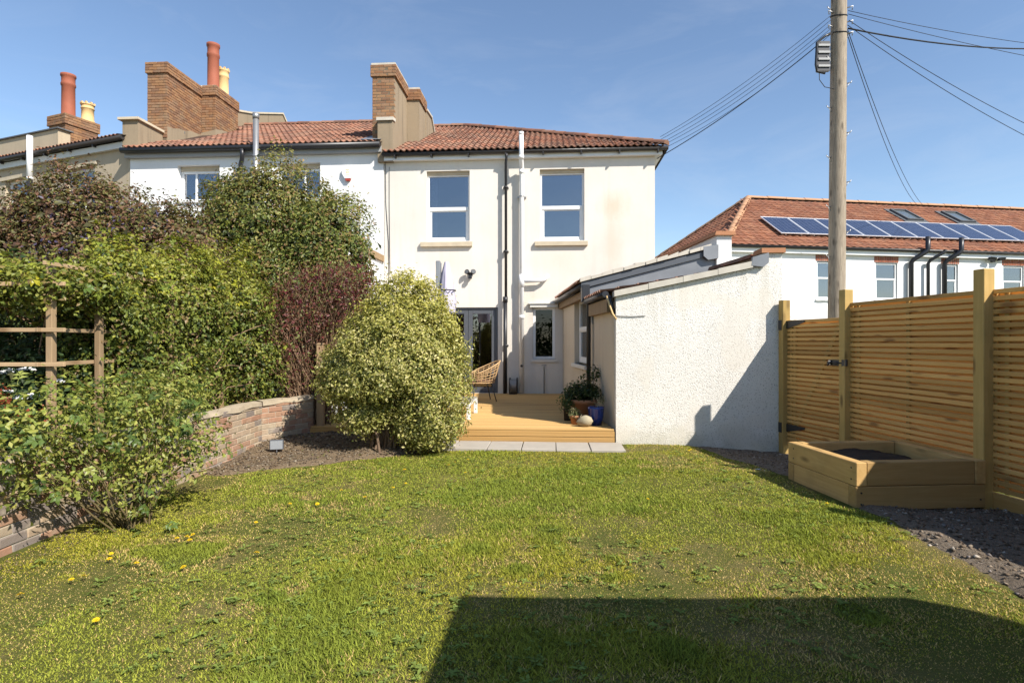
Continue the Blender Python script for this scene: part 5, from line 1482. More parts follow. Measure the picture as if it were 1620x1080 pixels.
# hand-shaped lime leaves one can pick apart on the top of the climber
def palm_leaf(m, n=5, l=0.075, w=0.032, spread=2.3, seed=0):
    mb = MB()
    for i in range(n):
        a = (i / (n - 1) - 0.5) * spread
        k = 1.0 - 0.25 * abs(i - (n - 1) / 2) / ((n - 1) / 2)
        d = Vector((math.cos(a), math.sin(a), 0)); s_ = Vector((-d.y, d.x, 0))
        b = d * 0.012; t_ = d * l * k + Vector((0, 0, -0.012)); mdp = d * l * k * 0.55
        mb.add([b, mdp - s_ * w * k * .5 + Vector((0, 0, .006)), t_, mdp + s_ * w * k * .5 + Vector((0, 0, .006)), mdp], [(0, 1, 4), (1, 2, 4), (0, 4, 3), (4, 2, 3)])
    mb.tube([(0.012, 0, 0), (-0.03, 0, -0.008)], 0.0022, 3, cap=False)
    return mb.mesh('leaf', m)
def pinnate_leaf(m, l=0.13, w=0.028, pairs=2):
    mb = MB()
    spots = [(l * 0.55, 0.0, 0.0)]
    for i in range(pairs):
        x = l * (0.50 - 0.26 * i)
        spots += [(x, 1.1, 1), (x, -1.1, 1)]
    for (x, a, k) in spots:
        L_ = l * 0.45 * (1.0 if k == 0 else 0.85)
        d = Vector((math.cos(a), math.sin(a), 0)); s_ = Vector((-d.y, d.x, 0)); o = Vector((x, 0, 0)); dn = Vector((0, 0, -0.010))
        mb.add([o, o + d * L_ * .45 - s_ * w * .5 + Vector((0, 0, .006)), o + d * L_ + dn, o + d * L_ * .45 + s_ * w * .5 + Vector((0, 0, .006)), o + d * L_ * .5],
               [(0, 1, 4), (1, 2, 4), (0, 4, 3), (4, 2, 3)])
    mb.tube([(l * 0.55, 0, 0), (0, 0, 0), (-0.02, 0, -0.006)], 0.002, 3, cap=False)
    return mb.mesh('leaf', m)
def scatter_leaves(parent, me, pts, nrms, seed, smin=0.8, smax=1.3, tilt=0.6):
    R = random.Random(seed)
    for q, nn in zip(pts, nrms):
        z = (Vector(nn) + Vector((R.gauss(0, tilt), R.gauss(0, tilt), R.gauss(0, tilt) + 0.5))).normalized()
        x = Vector((R.gauss(0, 1), R.gauss(0, 1), R.gauss(0, .5) - .2)) + Vector(nn)
        x = (x - z * x.dot(z)).normalized(); y = z.cross(x)
        s_ = R.uniform(smin, smax)
        m_ = Matrix(((x.x * s_, y.x * s_, z.x * s_, q[0]), (x.y * s_, y.y * s_, z.y * s_, q[1]), (x.z * s_, y.z * s_, z.z * s_, q[2]), (0, 0, 0, 1)))
        put('leaf', me[R.randrange(len(me))] if isinstance(me, list) else me, parent, m_)
lime = [palm_leaf(M['limeleaf']), palm_leaf(M['limeleaf'], 3, 0.085, 0.04, 1.8), palm_leaf(M['midleaf'])]
pos, nrm, k, R_, PP, ins = crown_points(bl, 9000, 4, 77, 0.08, 0.22, 0.0)
sel = np.where((pos[:, 0] > -1.3) & (((pos[:, 2] > 1.45) & (nrm[:, 1] < 0.3)) | ((nrm[:, 0] > 0.2) & (R_.rand(len(pos)) < 0.10) & (pos[:, 2] > .6))))[0]
sel = R_.permutation(sel)[:300]
scatter_leaves(p, lime, pos[sel] + nrm[sel] * 0.05, nrm[sel], 5)

# white-flowered viburnum behind the trellis, red-leaved shrub at its foot
L = (-5.2, 6.1, 0.5)
p = plant('flowering_shrub', 'dark green shrub with flat white flower heads behind the trellis', 'shrub', L)
bl = rel([((-5.2, 6.0, 1.15), (0.95, 0.5, 0.85), 3), ((-4.7, 5.6, 0.95), (0.45, 0.4, 0.5), 1.4), ((-5.7, 6.3, 1.7), (0.9, 0.5, 0.7), 2)], L)
pal = [((0.05, 0.085, 0.028), 3), ((0.035, 0.06, 0.02), 2), ((0.085, 0.12, 0.035), 2), ((0.10, 0.10, 0.04), 1)]
fo, P = crown('foliage', p, bl, 11000, 10, 505, 0.075, 0.5, pal, spread=0.08, lump=0.2, inner=0.25)
twigs('stem', p, lambda R: (R.gauss(0, .15), R.gauss(0, .1), -0.1), [tuple(q) for q in P[::40]][:26], M['bark'], 0.015, 0.005, 4, 5, 0.1, 2)
fl_spots = [(-4.62, 5.25, 1.22), (-4.50, 5.28, 1.23), (-4.62, 5.22, 1.03), (-4.47, 5.2, 0.98), (-4.36, 5.2, 0.98), (-4.40, 5.24, 1.00), (-4.72, 5.3, 1.2), (-4.25, 5.3, 1.12)]
for q in fl_spots:
    n = 46; R2 = np.random.RandomState(int(abs(q[0] * 1000)))
    a = R2.rand(n) * 6.28; r = np.sqrt(R2.rand(n)) * 0.065
    pp = np.stack([np.cos(a) * r, np.sin(a) * r, 0.02 * (1 - (r / .065) ** 2) + R2.rand(n) * .01], 1) + np.array(q) - np.array(L)
    V, F = leaf_quads(pp, unit(np.array([[0.3, -0.45, 0.8]]) + R2.normal(size=(n, 3)) * .3), R2.normal(size=(n, 3)), np.full(n, .024), np.full(n, .022))
    put('flower_head', np_mesh('flower_head', V, F, M['petal'], np.full((len(V), 3), 0.72)), p)
L = (-4.35, 4.75, 0.5)
p = plant('red_leaved_shrub', 'low shrub with red young leaves on dark green by the trellis foot', 'shrub', L)
bl = rel([((-4.38, 4.72, 0.72), (0.36, 0.28, 0.34), 2), ((-4.15, 4.75, 0.62), (0.2, 0.2, 0.25), 1)], L)
fo, P = crown('foliage', p, bl, 2200, 8, 515, 0.06, 0.45, [((0.06, 0.10, 0.03), 3), ((0.04, 0.07, 0.022), 2), ((0.10, 0.13, 0.04), 1)], spread=0.05, inner=0.25)
bl2 = rel([((-4.34, 4.66, 1.03), (0.22, 0.12, 0.06), 1), ((-4.02, 4.72, 0.86), (0.08, 0.08, 0.05), .4)], L)
crown('young_foliage', p, bl2, 420, 6, 516, 0.045, 0.42, [((0.34, 0.075, 0.03), 2), ((0.26, 0.055, 0.03), 2), ((0.38, 0.13, 0.05), 1)], spread=0.04, inner=0.2)
twigs('stem', p, (0, 0, -0.1), [tuple(q) for q in P[::14]][:16], M['bark'], 0.012, 0.004, 4, 4, 0.1, 4)

# twiggy red-brown shrub beside the variegated one
L = (-3.15, 8.95, 0.1)
p = plant('twiggy_shrub', 'twiggy brown shrub with dark red young leaves left of the variegated shrub', 'shrub', L)
bl = rel([((-2.98, 8.9, 2.12), (0.85, 0.48, 0.60), 3), ((-3.45, 8.7, 1.5), (0.72, 0.5, 0.78), 2.4), ((-2.55, 8.95, 2.38), (0.5, 0.4, 0.40), 1.2)], L)
pal = [((0.145, 0.035, 0.032), 2.4), ((0.13, 0.06, 0.04), 2), ((0.17, 0.07, 0.035), 1.5), ((0.17, 0.18, 0.05), 1.6)]
fo, P = crown('foliage', p, bl, 7200, 6, 606, 0.047, 0.5, pal, spread=0.06, lump=0.25, inner=0.3)
twigs('stem', p, lambda R: (R.gauss(0, .16), R.gauss(0, .10), -0.1), [tuple(q * np.array([1.04, 1, 1.04])) for q in P][:470], M['twig'], 0.0085, 0.0028, 5, 3, 0.10, 13)
pos, nrm, k, R_, PP, ins = crown_points(bl, 1200, 4, 78, 0.06, 0.2, 0.1)
sel = np.where(pos[:, 2] > 1.9)[0][:240]
scatter_leaves(p, [palm_leaf(M['redleaf'], 3, 0.055, 0.034, 1.7)], pos[sel], nrm[sel], 6)
MBp = thing('timber_post', 'old timber post at the end of the brick wall beside the deck', 'post', (-2.92, 8.68, 0))
MB().bbox(-.05, .05, -.05, .05, -0.1, 1.45, .005).build('shaft', M['oldwood'], MBp)
MB().bbox(-.056, .056, -.056, .056, 1.45, 1.475, .005).build('post_cap', M['oldwood'], MBp)

# rose bush in front of the wall
L = (-3.08, 4.60, 0.0)
p = plant('rose_bush', 'sprawling rose bush with fresh leaves leaning over the brick wall', 'rose bush', L)
bl = rel([((-3.22, 4.72, 0.78), (0.42, 0.45, 0.40), 3), ((-3.55, 4.35, 0.88), (0.34, 0.5, 0.32), 2), ((-3.65, 3.95, 0.68), (0.30, 0.40, 0.30), 1.5), ((-3.32, 5.25, 0.92), (0.36, 0.55, 0.30), 2), ((-3.02, 4.9, 0.52), (0.34, 0.40, 0.24), 1.2), ((-3.4, 4.25, 0.52), (0.24, 0.36, 0.18), .6), ((-3.05, 4.62, 0.34), (0.24, 0.26, 0.2), .7), ((-3.3, 5.8, 0.95), (0.25, 0.35, 0.18), .7), ((-2.85, 5.1, 0.62), (0.28, 0.30, 0.14), .6), ((-3.75, 3.6, 0.85), (0.3, 0.35, 0.22), .8)], L)
pal = [((0.29, 0.31, 0.06), 3), ((0.21, 0.245, 0.048), 2.5), ((0.36, 0.36, 0.085), 2), ((0.10, 0.14, 0.03), 1), ((0.30, 0.20, 0.075), .4)]
fo, P = crown('foliage', p, bl, 7600, 5, 707, 0.043, 0.56, pal, spread=0.06, lump=0.22, inner=0.3)
canes = [tuple(q) for q in P[::25]][:26]
twigs('cane', p, lambda R: (R.gauss(0, .07), R.gauss(0, .06), -0.03), canes, M['stem'], 0.008, 0.003, 6, 5, 0.10, 21)
twigs('cane', p, lambda R: (R.gauss(-.03, .03), R.gauss(0, .03), -0.02), [(-0.62, -0.75, 0.42), (-0.5, -0.55, 0.30), (0.42, 0.75, 0.58), (0.42, 0.55, 0.36)], M['stem'], 0.010, 0.004, 6, 5, 0.05, 22)
pos, nrm, k, R_, PP, ins = crown_points(bl, 1700, 3, 79, 0.07, 0.2, 0.05)
sel = np.where((nrm[:, 0] > -0.35) & ((nrm[:, 1] < 0.5) | (nrm[:, 2] > .3)))[0]
sel = R_.permutation(sel)[:300]
scatter_leaves(p, [pinnate_leaf(M['roseleaf']), pinnate_leaf(M['roseleaf2'], 0.12, 0.032), pinnate_leaf(M['roseleaf'], 0.10, 0.026, 1)], pos[sel] + nrm[sel] * .04, nrm[sel], 9, 0.85, 1.25)

# unseen hedge added behind the camera so the panes reflect leaves, not bright sky
L = (-3, -13, 0)
p = plant('hedge', 'tall green hedge added out of view behind the camera for the pane reflections', 'hedge', L)
crown('foliage', p, [((x, 0, 1.4), (2.4, 0.9, 1.7), 1) for x in (-9, -5, -1, 3, 7, 11)], 9000, 10, 909, 0.22, 0.6, [((0.07, 0.11, 0.03), 1), ((0.05, 0.08, 0.02), 1)], spread=0.25, inner=0.3)

# ------------------------------------------------------------------ things on the deck
DZ = 0.222
def chair(loc, rz):
    t = thing('rattan_chair', 'rattan tub chair with thin dark legs by the glazed door', 'chair', loc, rz)
    # local: +x is the back; seat shell woven of canes
    def shell(u, v):
        """u around from left arm over the back to the right arm (-1..1), v from seat edge up (0..1)"""
        a = u * 2.15
        h = 0.45 * (0.40 + 0.60 * max(0.0, math.cos(u * 1.5)) ** 1.6) * v
        r = 0.27 + 0.035 * v
        return Vector((r * math.cos(a) * 1.02 + 0.10 * v * max(0.0, math.cos(a)), r * math.sin(a) * 1.05, 0.40 + h))
    m = MB()
    for k in range(15):
        u = -1 + 2 * k / 14
        m.tube([shell(u, v) for v in np.linspace(0, 1, 6)], 0.0075, 5)
    for v in (0.15, 0.34, 0.53, 0.72, 0.88):
        m.tube([shell(u, v) for u in np.linspace(-1, 1, 22)], 0.0075, 5)
    m.build('woven_back', M['rattan'], t)
    MB().tube([shell(u, 1.0) + Vector((0, 0, .01)) for u in np.linspace(-1, 1, 30)], 0.016, 8).build('rim', M['rattan'], t)
    s_ = MB()
    n = 15
    for k in range(n):
        y = -0.27 + 0.54 * k / (n - 1)
        xr = math.sqrt(max(0, 0.285 ** 2 - y * y))
        s_.tube([(-xr - 0.08, y, 0.40), (0, y, 0.385), (xr, y, 0.40)], 0.008, 5)
    for k in range(9):
        x = -0.30 + 0.54 * k / 8
        yr = math.sqrt(max(0, 0.285 ** 2 - max(0, x) ** 2)) * 0.95
        s_.tube([(x, -yr, 0.395), (x, 0, 0.38), (x, yr, 0.395)], 0.008, 5)
    s_.tube([(0.285 * math.cos(a) - (0.06 if math.cos(a) < 0 else 0), 0.285 * math.sin(a), 0.40) for a in np.linspace(0, 2 * math.pi, 25)], 0.013, 6)
    s_.build('seat', M['rattan'], t)
    MB().bbox(-0.3, 0.2, -0.2, 0.2, 0.405, 0.44, 0.015).build('cushion', M['cushion'], t)
    for (x, y, dx, dy) in ((0.17, 0.17, 0.10, 0.07), (0.17, -0.17, 0.10, -0.07), (-0.19, 0.17, -0.06, 0.07), (-0.19, -0.17, -0.06, -0.07)):
        MB().tube([(x, y, 0.39), (x + dx, y + dy, 0.0)], [0.012, 0.010], 8).build('leg', M['blackpl'], t)
    return t
chair((-0.66, 12.28, DZ), RAD(18))

def low_table(name, label, loc, w, d, h):
    t = thing(name, label, 'table', loc, R4)
    MB().bbox(0, w, 0, 0.06, h - 0.065, h - 0.022).bbox(0, w, d - 0.06, d, h - 0.065, h - 0.022).bbox(0, 0.06, 0.06, d - 0.06, h - 0.065, h - 0.022).bbox(w - 0.06, w, 0.06, d - 0.06, h - 0.065, h - 0.022).build('frame', M['upvc'], t)
    for x in (0, w - 0.062):
        for y in (0, d - 0.062):
            MB().bbox(x, x + 0.062, y, y + 0.062, 0, h - 0.066, 0.003).build('leg', M['upvc'], t)
    n = max(2, round(d / 0.12))
    for k in range(n):
        y0 = 0.006 + (d - 0.012) * k / n
        MB().bbox(0.004, w - 0.004, y0, y0 + (d - 0.012) / n - 0.006, h - 0.021, h, 0.003).build('plank', M['tabletop'], t)
    return t
low_table('coffee_table', 'low white framed coffee table with grey plank top, half hidden by the variegated shrub', (-1.75, 9.37, DZ), 1.07, 0.92, 0.295)
low_table('low_bench', 'low white framed bench glimpsed left of the variegated shrub', (-3.17, 9.45, DZ), 0.55, 0.8, 0.30)
t = thing('slate_block', 'dark slate slab lying on the deck beside the coffee table leg', 'slab', (-0.90, 8.98, DZ), R4)
MB().prism([(-0.14, -0.10, 0), (0.16, -0.08, 0), (0.14, 0.14, 0), (-0.12, 0.12, 0)], (0, 0, 0.07)).build('body', M['slate'], t)
t = thing('kerb_stone', 'grey stone block standing on the ground at the foot of the variegated shrub', 'stone', (-0.86, 7.98, 0.03), R4)
MB().bbox(-0.07, 0.07, -0.05, 0.05, 0, 0.12, 0.012).build('body', M['concrete'], t)

# hose reel against the wall
t = thing('hose_reel', 'grey hose reel with a wire stand against the house wall', 'hose reel', Vector((3.49, 13.9, 0)) + U4 * (-3.45) + N4 * (-0.21) + Vector((0, 0, DZ - .004)), R4 + RAD(90))
m = MB()
for k in range(9):
    y = -0.07 + 0.0175 * k
    m.tube([(0.13 * math.cos(a), y, 0.20 + 0.155 * math.sin(a)) for a in np.linspace(0, 2 * math.pi, 20)], 0.0095, 5, cap=False)
m.build('hose', M['metal'], t)
m = MB()
for y in (-0.09, 0.085):
    m.tube([(0.14 * math.cos(a), y, 0.20 + 0.165 * math.sin(a)) for a in np.linspace(0, 2 * math.pi, 24)], 0.007, 5, cap=False)
    m.tube([(-0.15, y, 0.01), (-0.15, y, 0.36), (-0.1, y, 0.39), (0.1, y, 0.39), (0.15, y, 0.36), (0.15, y, 0.01)], 0.011, 6)
m.tube([(0, -0.09, 0.20), (0, 0.085, 0.20)], 0.04, 10).tube([(-0.15, -0.09, 0.012), (-0.15, 0.085, 0.012)], 0.011, 6).tube([(0.15, -0.09, 0.012), (0.15, 0.085, 0.012)], 0.011, 6)
m.build('stand', M['blackpl'], t)

# closed parasol
t = thing('parasol', 'closed lilac parasol on a grey pole behind the variegated shrub', 'parasol', (-1.42, 11.2, DZ))
MB().tube([(0, 0, 0), (0, 0, 2.82)], 0.032, 10).lathe([(0.25, 0.0), (0.25, 0.05), (0.06, 0.08), (0.05, 0.25)], (0, 0, 0), 16).build('pole', M['anthracite'], t)
MB().bbox(-0.075, 0.015, -0.05, 0.04, 2.35, 2.86, 0.01).build('mast_head', M['metal'], t)
mb = MB(); vs = []; fs = []
seg = 20
prof = [(2.84, 0.04), (2.7, 0.07), (2.5, 0.10), (2.3, 0.12), (2.05, 0.16), (1.85, 0.14)]
for i, (z, r) in enumerate(prof):
    for k in range(seg):
        a = 2 * math.pi * k / seg
        rr = r * (1 + (0.28 if k % 2 else -0.18) * min(1, i / 2))
        vs.append((0.13 + rr * math.cos(a), rr * math.sin(a), z))
for i in range(len(prof) - 1):
    for k in range(seg):
        fs.append((i * seg + k, (i + 1) * seg + k, (i + 1) * seg + (k + 1) % seg, i * seg + (k + 1) % seg))
mb.add(vs, fs, True).build('canopy', M['fabric'], t)
MB().tube([(0.13 + 0.18 * math.cos(a), 0.18 * math.sin(a), 2.28) for a in np.linspace(0, 6.28, 20)], 0.012, 5).build('strap', M['wire'], t)

# pots by the outhouse
def pot(name, label, loc, prof, m, soil_z, soil_r):
    t = thing(name, label, 'plant pot', loc)
    MB().lathe(prof, seg=24).build('pot_body', m, t)
    MB().lathe([(0.001, soil_z + .012), (soil_r * .6, soil_z + .008), (soil_r, soil_z)], seg=16).build('soil', M['soil'], t)
    return t
def pot_prof(r0, r1, h, rim=0.012, rimh=0.04):
    return [(0.001, 0), (r0, 0), (r1 - rim, h - rimh), (r1, h - rimh), (r1, h), (r1 - 0.014, h), (r1 - 0.02, h - 0.06), (0.001, h - 0.065)]
def pot_leaves(t, blobs, n, size, ratio, pal, seed, per=8, spread=0.04):
    fo, P = crown('foliage', t, blobs, n, per, seed, size, ratio, pal, spread=spread, inner=0.3)
    twigs('stem', t, lambda R: (R.gauss(0, .03), R.gauss(0, .03), blobs[0][0][2] - blobs[0][1][2] - 0.05), [tuple(q) for q in P[::6]][:22], M['stem'], 0.006, 0.002, 4, 4, .1, seed)
dk = [((0.045, 0.075, 0.022), 3), ((0.07, 0.10, 0.03), 2), ((0.03, 0.05, 0.016), 2), ((0.11, 0.13, 0.05), .7)]
t = pot('terracotta_pot', 'wide terracotta pot with a leafy dark green plant by the downpipe', (1.17, 9.32, DZ), pot_prof(0.15, 0.22, 0.335, 0.012, 0.06), M['terracotta'], 0.29, 0.2)
pot_leaves(t, [((-0.03, -0.02, 0.46), (0.25, 0.2, 0.13), 2), ((-0.2, 0, 0.38), (0.12, 0.12, 0.1), .6), ((0.16, 0, 0.42), (0.14, .14, .1), .6)], 1900, 0.050, 0.5, dk, 31)
t = pot('blue_pot', 'glossy blue glazed pot with wispy grey stems at the outhouse corner', (1.29, 8.74, DZ), [(0.001, 0), (0.085, 0), (0.115, 0.12), (0.122, 0.24), (0.128, 0.25), (0.128, 0.275), (0.115, 0.278), (0.108, 0.24), (0.001, 0.235)], M['blueglaze'], 0.24, 0.105)
twigs('stem', t, (0, 0, 0.24), [(0.09, 0.05, 0.46), (0.06, -0.02, 0.40), (-0.05, 0.02, 0.42), (0.02, 0.06, 0.36), (-0.10, -0.03, 0.30)], M['twig'], 0.005, 0.002, 4, 4, .1, 5)
crown('foliage', t, [((0.05, 0.02, 0.38), (0.07, 0.06, 0.09), 1)], 110, 4, 32, 0.035, 0.3, [((0.22, 0.24, 0.16), 1), ((0.30, 0.29, 0.18), 1)], spread=.03)
t = pot('terracotta_pot', 'small terracotta pot with a spiky pale plant beside the stone animal', (0.975, 8.82, DZ), pot_prof(0.055, 0.08, 0.135, 0.008, 0.03), M['terracotta'], 0.10, 0.07)
crown('foliage', t, [((0, 0, 0.17), (0.07, 0.07, 0.05), 1)], 170, 5, 33, 0.085, 0.14, [((0.20, 0.22, 0.10), 2), ((0.32, 0.29, 0.15), 1), ((0.10, 0.13, 0.05), 1)], spread=.03, rnd=1.5)
t = pot('dark_pot', 'small dark pot with a trailing plant left of the wide terracotta pot', (0.90, 9.22, DZ), pot_prof(0.055, 0.072, 0.19, 0.006, 0.03), M['darkpot'], 0.15, 0.06)
pot_leaves(t, [((-0.01, 0, 0.27), (0.10, 0.09, 0.10), 1)], 320, 0.045, 0.5, [((0.09, 0.13, 0.04), 2), ((0.15, 0.18, 0.06), 1), ((0.05, 0.08, 0.02), 1)], 34)
t = pot('dark_pot', 'dark pot with a tall bare stemmed plant in front of the black downpipe', (1.33, 9.55, DZ), pot_prof(0.07, 0.09, 0.2, 0.006, 0.03), M['darkpot'], 0.16, 0.08)
twigs('stem', t, (0, 0, 0.15), [(-0.02, 0, 0.78), (0.06, 0, 0.72), (-0.10, -0.02, 0.70), (0.10, -.03, .66)], M['stem'], 0.008, 0.003, 5, 5, .06, 8)
pot_leaves(t, [((0.05, -0.04, 0.74), (0.10, 0.07, 0.08), 1), ((-0.12, -0.02, 0.72), (0.06, 0.05, 0.05), .4)], 130, 0.060, 0.45, dk, 35, per=5)
# stone animal: one lumpy body with a snout and ears
an = thing('stone_animal', 'pale stone animal ornament sitting between the small terracotta and blue pots', 'ornament', (1.10, 8.56, DZ), RAD(170))
mb = MB(); vs = []; fs = []
nu, nv = 20, 14
for i in range(nv + 1):
    th = math.pi * i / nv
    for k in range(nu):
        a = 2 * math.pi * k / nu
        x = math.sin(th) * math.cos(a); y = math.sin(th) * math.sin(a); z = math.cos(th)
        r = 1 + 0.35 * max(0, x - 0.55) ** 1.2 + 0.06 * math.sin(7 * a) * math.sin(th) ** 2 + 0.05 * math.sin(9 * th)
        vs.append((0.115 * x * r, 0.085 * y * (1 - 0.3 * max(0, x)), 0.085 + 0.085 * z - 0.02 * max(0, x)))
for i in range(nv):
    for k in range(nu):
        fs.append((i * nu + k, (i + 1) * nu + k, (i + 1) * nu + (k + 1) % nu, i * nu + (k + 1) % nu))
mb.add(vs, fs, True)
mb.build('body', M['stoneorn'], an)
for sy in (-1, 1):
    MB().add([(0.06, sy * 0.035 - 0.014, 0.14), (0.06, sy * 0.035 + 0.014, 0.14), (0.045, sy * 0.04, 0.185), (0.078, sy * 0.035, 0.145)], [(0, 1, 2), (1, 3, 2), (3, 0, 2)]).build('ear', M['stoneorn'], an)
# plant pots inside the kitchen window
for k, dx in enumerate((-2.85, -2.70, -2.56)):
    q = Vector((3.49, 13.9, 0)) + U4 * dx + N4 * 0.24
    t = pot('white_pot', 'white pot with a small plant inside the kitchen window, ' + ['nearest the white pipe', 'in the middle of three', 'nearest the extension'][k], (q.x, q.y, 1.06), pot_prof(0.035, 0.048, 0.085, 0.004, 0.02), M['upvc'], 0.07, 0.04)
    crown('foliage', t, [((0, 0, 0.14), (0.055, 0.05, 0.05), 1)], 70, 5, 60 + k, 0.04, 0.5, [((0.10, 0.16, 0.05), 1), ((0.06, 0.10, 0.03), 1)], spread=.02)

# wall fittings
q = Vector((3.49, 13.9, 0)) + U4 * (-4.53) + Vector((0, 0, 3.15))
t = thing('flood_light', 'twin floodlight with sensor on the cream wall above the glazed door', 'flood light', q, R4)
MB().bbox(-0.05, 0.05, -0.05, 0.0, -0.02, 0.07, 0.006).tube([(0, -0.05, 0.02), (0, -0.12, -0.01)], 0.018, 8).build('bracket', M['blackpl'], t)
MB().bbox(-0.045, 0.045, -0.16, -0.09, -0.10, -0.01, 0.008).build('sensor', M['blackpl'], t)
for sx in (-1, 1):
    h = MB().lathe([(0.001, 0.0), (0.045, 0.005), (0.06, 0.05), (0.064, 0.085), (0.06, 0.09)], seg=14).build('lamp_head', M['blackpl'], t)
    h.matrix_basis = Matrix.Translation((sx * 0.055, -0.07, 0.05)) @ Matrix.Rotation(RAD(68), 4, 'X') @ Matrix.Rotation(RAD(20 * sx), 4, 'Y')
    MB().lathe([(0.001, 0.086), (0.055, 0.086)], seg=14).build('lens', M['slate'], h)
q = Vector((-3.24, 14.37, 0)) + U4 * (-0.90) + N4 * (-0.02) + Vector((0, 0, 5.71))
t = thing('alarm_box', 'white burglar alarm box with a red base on the white house wall', 'alarm box', q, R4)
MB().prism([(-0.13, -0.085, 0.16), (-0.145, -0.085, 0.02), (-0.075, -0.085, -0.10), (0.075, -0.085, -0.10), (0.145, -0.085, 0.02), (0.13, -0.085, 0.16)], (0, 0.085, 0)).build('cover', M['upvc'], t)
MB().prism([(-0.073, -0.08, -0.103), (-0.045, -0.08, -0.16), (0.045, -0.08, -0.16), (0.073, -0.08, -0.103)], (0, 0.08, 0)).build('strobe', M['redplastic'], t)
em = MB().box(-0.05, 0.05, -0.0875, -0.0855, 0.11, 0.125).box(-0.04, 0.04, -0.0875, -0.0855, -0.03, -0.018)
em.lathe([(0.02, 0), (0.034, 0)], (0, 0, 0), 14)
em.v[-28:] = [(x, -0.087, y + 0.05) for x, y, z in em.v[-28:]]
em.build('emblem', M['yellowprint'], t)

# garden spot lamp in the soil, waste slates by the gate
t = thing('garden_lamp', 'small square garden spotlight stuck in the soil by the brick wall corner', 'spotlight', (-3.07, 7.42, 0.06), RAD(15))
MB().tube([(0, 0, -0.1), (0, 0, 0.05)], 0.012, 6).build('spike', M['blackpl'], t)
MB().bbox(-0.085, 0.085, -0.02, 0.025, 0.03, 0.16, 0.006).build('lamp_head', M['anthracite'], t)
MB().box(-0.075, 0.075, -0.024, -0.021, 0.04, 0.15).build('lens', M['lensgrey'], t)
t = thing('edging_board', 'short weathered edging board between lawn and gravel by the gate', 'board', (3.0, 6.55, -0.03), RAD(12))
MB().bbox(0, 0.7, 0, 0.03, 0, 0.07, 0.004).build('body', M['trellis_x'], t)
R = random.Random(8)
for k in range(5):
    t = thing('stone', 'pale stone in the little heap beside the far corner of the raised bed', 'stone', (2.86 + R.uniform(-.08, .12), 6.30 + R.uniform(-.12, .2), -0.01), R.uniform(0, 3), 'pale stones heaped by the raised bed')
    m = MB().lathe([(0.001, 0), (0.05, 0.005), (0.065, 0.03), (0.04, 0.05), (0.001, 0.055)], seg=7, smooth=False)
    m.v = [(x * R.uniform(.8, 1.2), y * R.uniform(.6, 1.1), z * R.uniform(.7, 1.2)) for x, y, z in m.v]
    m.build('body', M['palestone'], t)

# ------------------------------------------------------------------ lawn
RG = np.random.RandomState(42)
def grass_points(y0, y1, dens):
    xm = 0.98 * y1 + 0.9
    n = int(dens * (y1 - y0) * 2 * xm)
    P = np.stack([RG.uniform(-xm, xm, n), RG.uniform(y0, y1, n)], 1)
    return P[(P[:, 0] > -3.5) & (P[:, 0] < 4.2)]
bands = [(1.6, 2.3, 8000), (2.3, 3.4, 21000), (3.4, 4.4, 17500), (4.4, 5.6, 11000), (5.6, 6.8, 9000), (6.8, 8.25, 8000)]
P = np.concatenate([grass_points(*b) for b in bands])
WALLX = -3.60 + (P[:, 1] - 2.2) * 0.0265
clear = ~keep_soil(P) & ~keep_gf(P) & ~keep_gn(P) & (P[:, 0] > WALLX + 0.06)
slab = [af(-2.80, 0, -0.66)[:2], af(0.12, 0, -0.66)[:2], af(2.4, 0, -0.02)[:2], af(2.4, 0, 1)[:2], af(-2.8, 0, 1)[:2]]
slab2 = [af(-2.80, 0, -0.62)[:2], af(0.12, 0, -0.62)[:2], af(0.12, 0, 1)[:2], af(-2.8, 0, 1)[:2]]
clear &= ~inside(P, slab2) & ~inside(P, [af(0.1, 0, -0.02)[:2], af(2.4, 0, -0.02)[:2], af(2.4, 0, 1)[:2], af(0.1, 0, 1)[:2]])
clear &= ~inside(P, [(2.88, 4.93), (4.3, 4.93), (4.3, 6.2), (2.88, 6.2)])
P = P[clear]
# dry and bare patches, straw strip along the wall, lush areas
wear = fnoise(P, 0.75, 21, 4)
fine = fnoise(P, 4.5, 25, 3)
mid = np.exp(-(((P[:, 0] - 0.35) / 1.3) ** 2 + ((P[:, 1] - 4.0) / 0.9) ** 2)) * 0.30
edge = np.exp(-((P[:, 0] - (-3.6 + (P[:, 1] - 2.2) * 0.0265)) / 0.45) ** 2) * 0.45
dry = np.clip((wear - 0.45) * 3.6 + (fine - 0.5) * 2.2 + mid * 1.1 + edge - 0.17, 0, 1)
keep = RG.rand(len(P)) > dry * 0.42
P = P[keep]; dry = dry[keep]; fine = fine[keep]
n = len(P)
lush = np.clip((fnoise(P, 1.6, 31, 3) - 0.45) * 4, 0, 1)
for (tx, ty, tr) in ((0.62, 3.62, 0.10), (0.05, 3.75, 0.14), (0.30, 4.55, 0.16), (0.70, 3.95, 0.09), (-0.25, 4.1, 0.16), (-0.1, 4.6, 0.12), (1.1, 5.0, 0.15), (-1.4, 3.3, 0.15), (0.8, 2.75, 0.2), (1.9, 3.1, 0.2)):
    lush = np.maximum(lush, 1.6 * np.exp(-((P[:, 0] - tx) ** 2 + (P[:, 1] - ty) ** 2) / tr ** 2))
H = (0.008 + 0.009 * RG.rand(n) + 0.012 * RG.rand(n) ** 4) * (1 - 0.4 * dry) * (0.75 + 0.85 * lush)
Wd = (0.0026 + 0.0018 * RG.rand(n)) * (0.7 + 0.15 * P[:, 1])
ang = RG.rand(n) * 2 * np.pi
lean = (0.1 + 1.1 * RG.rand(n)) * H * 1.6
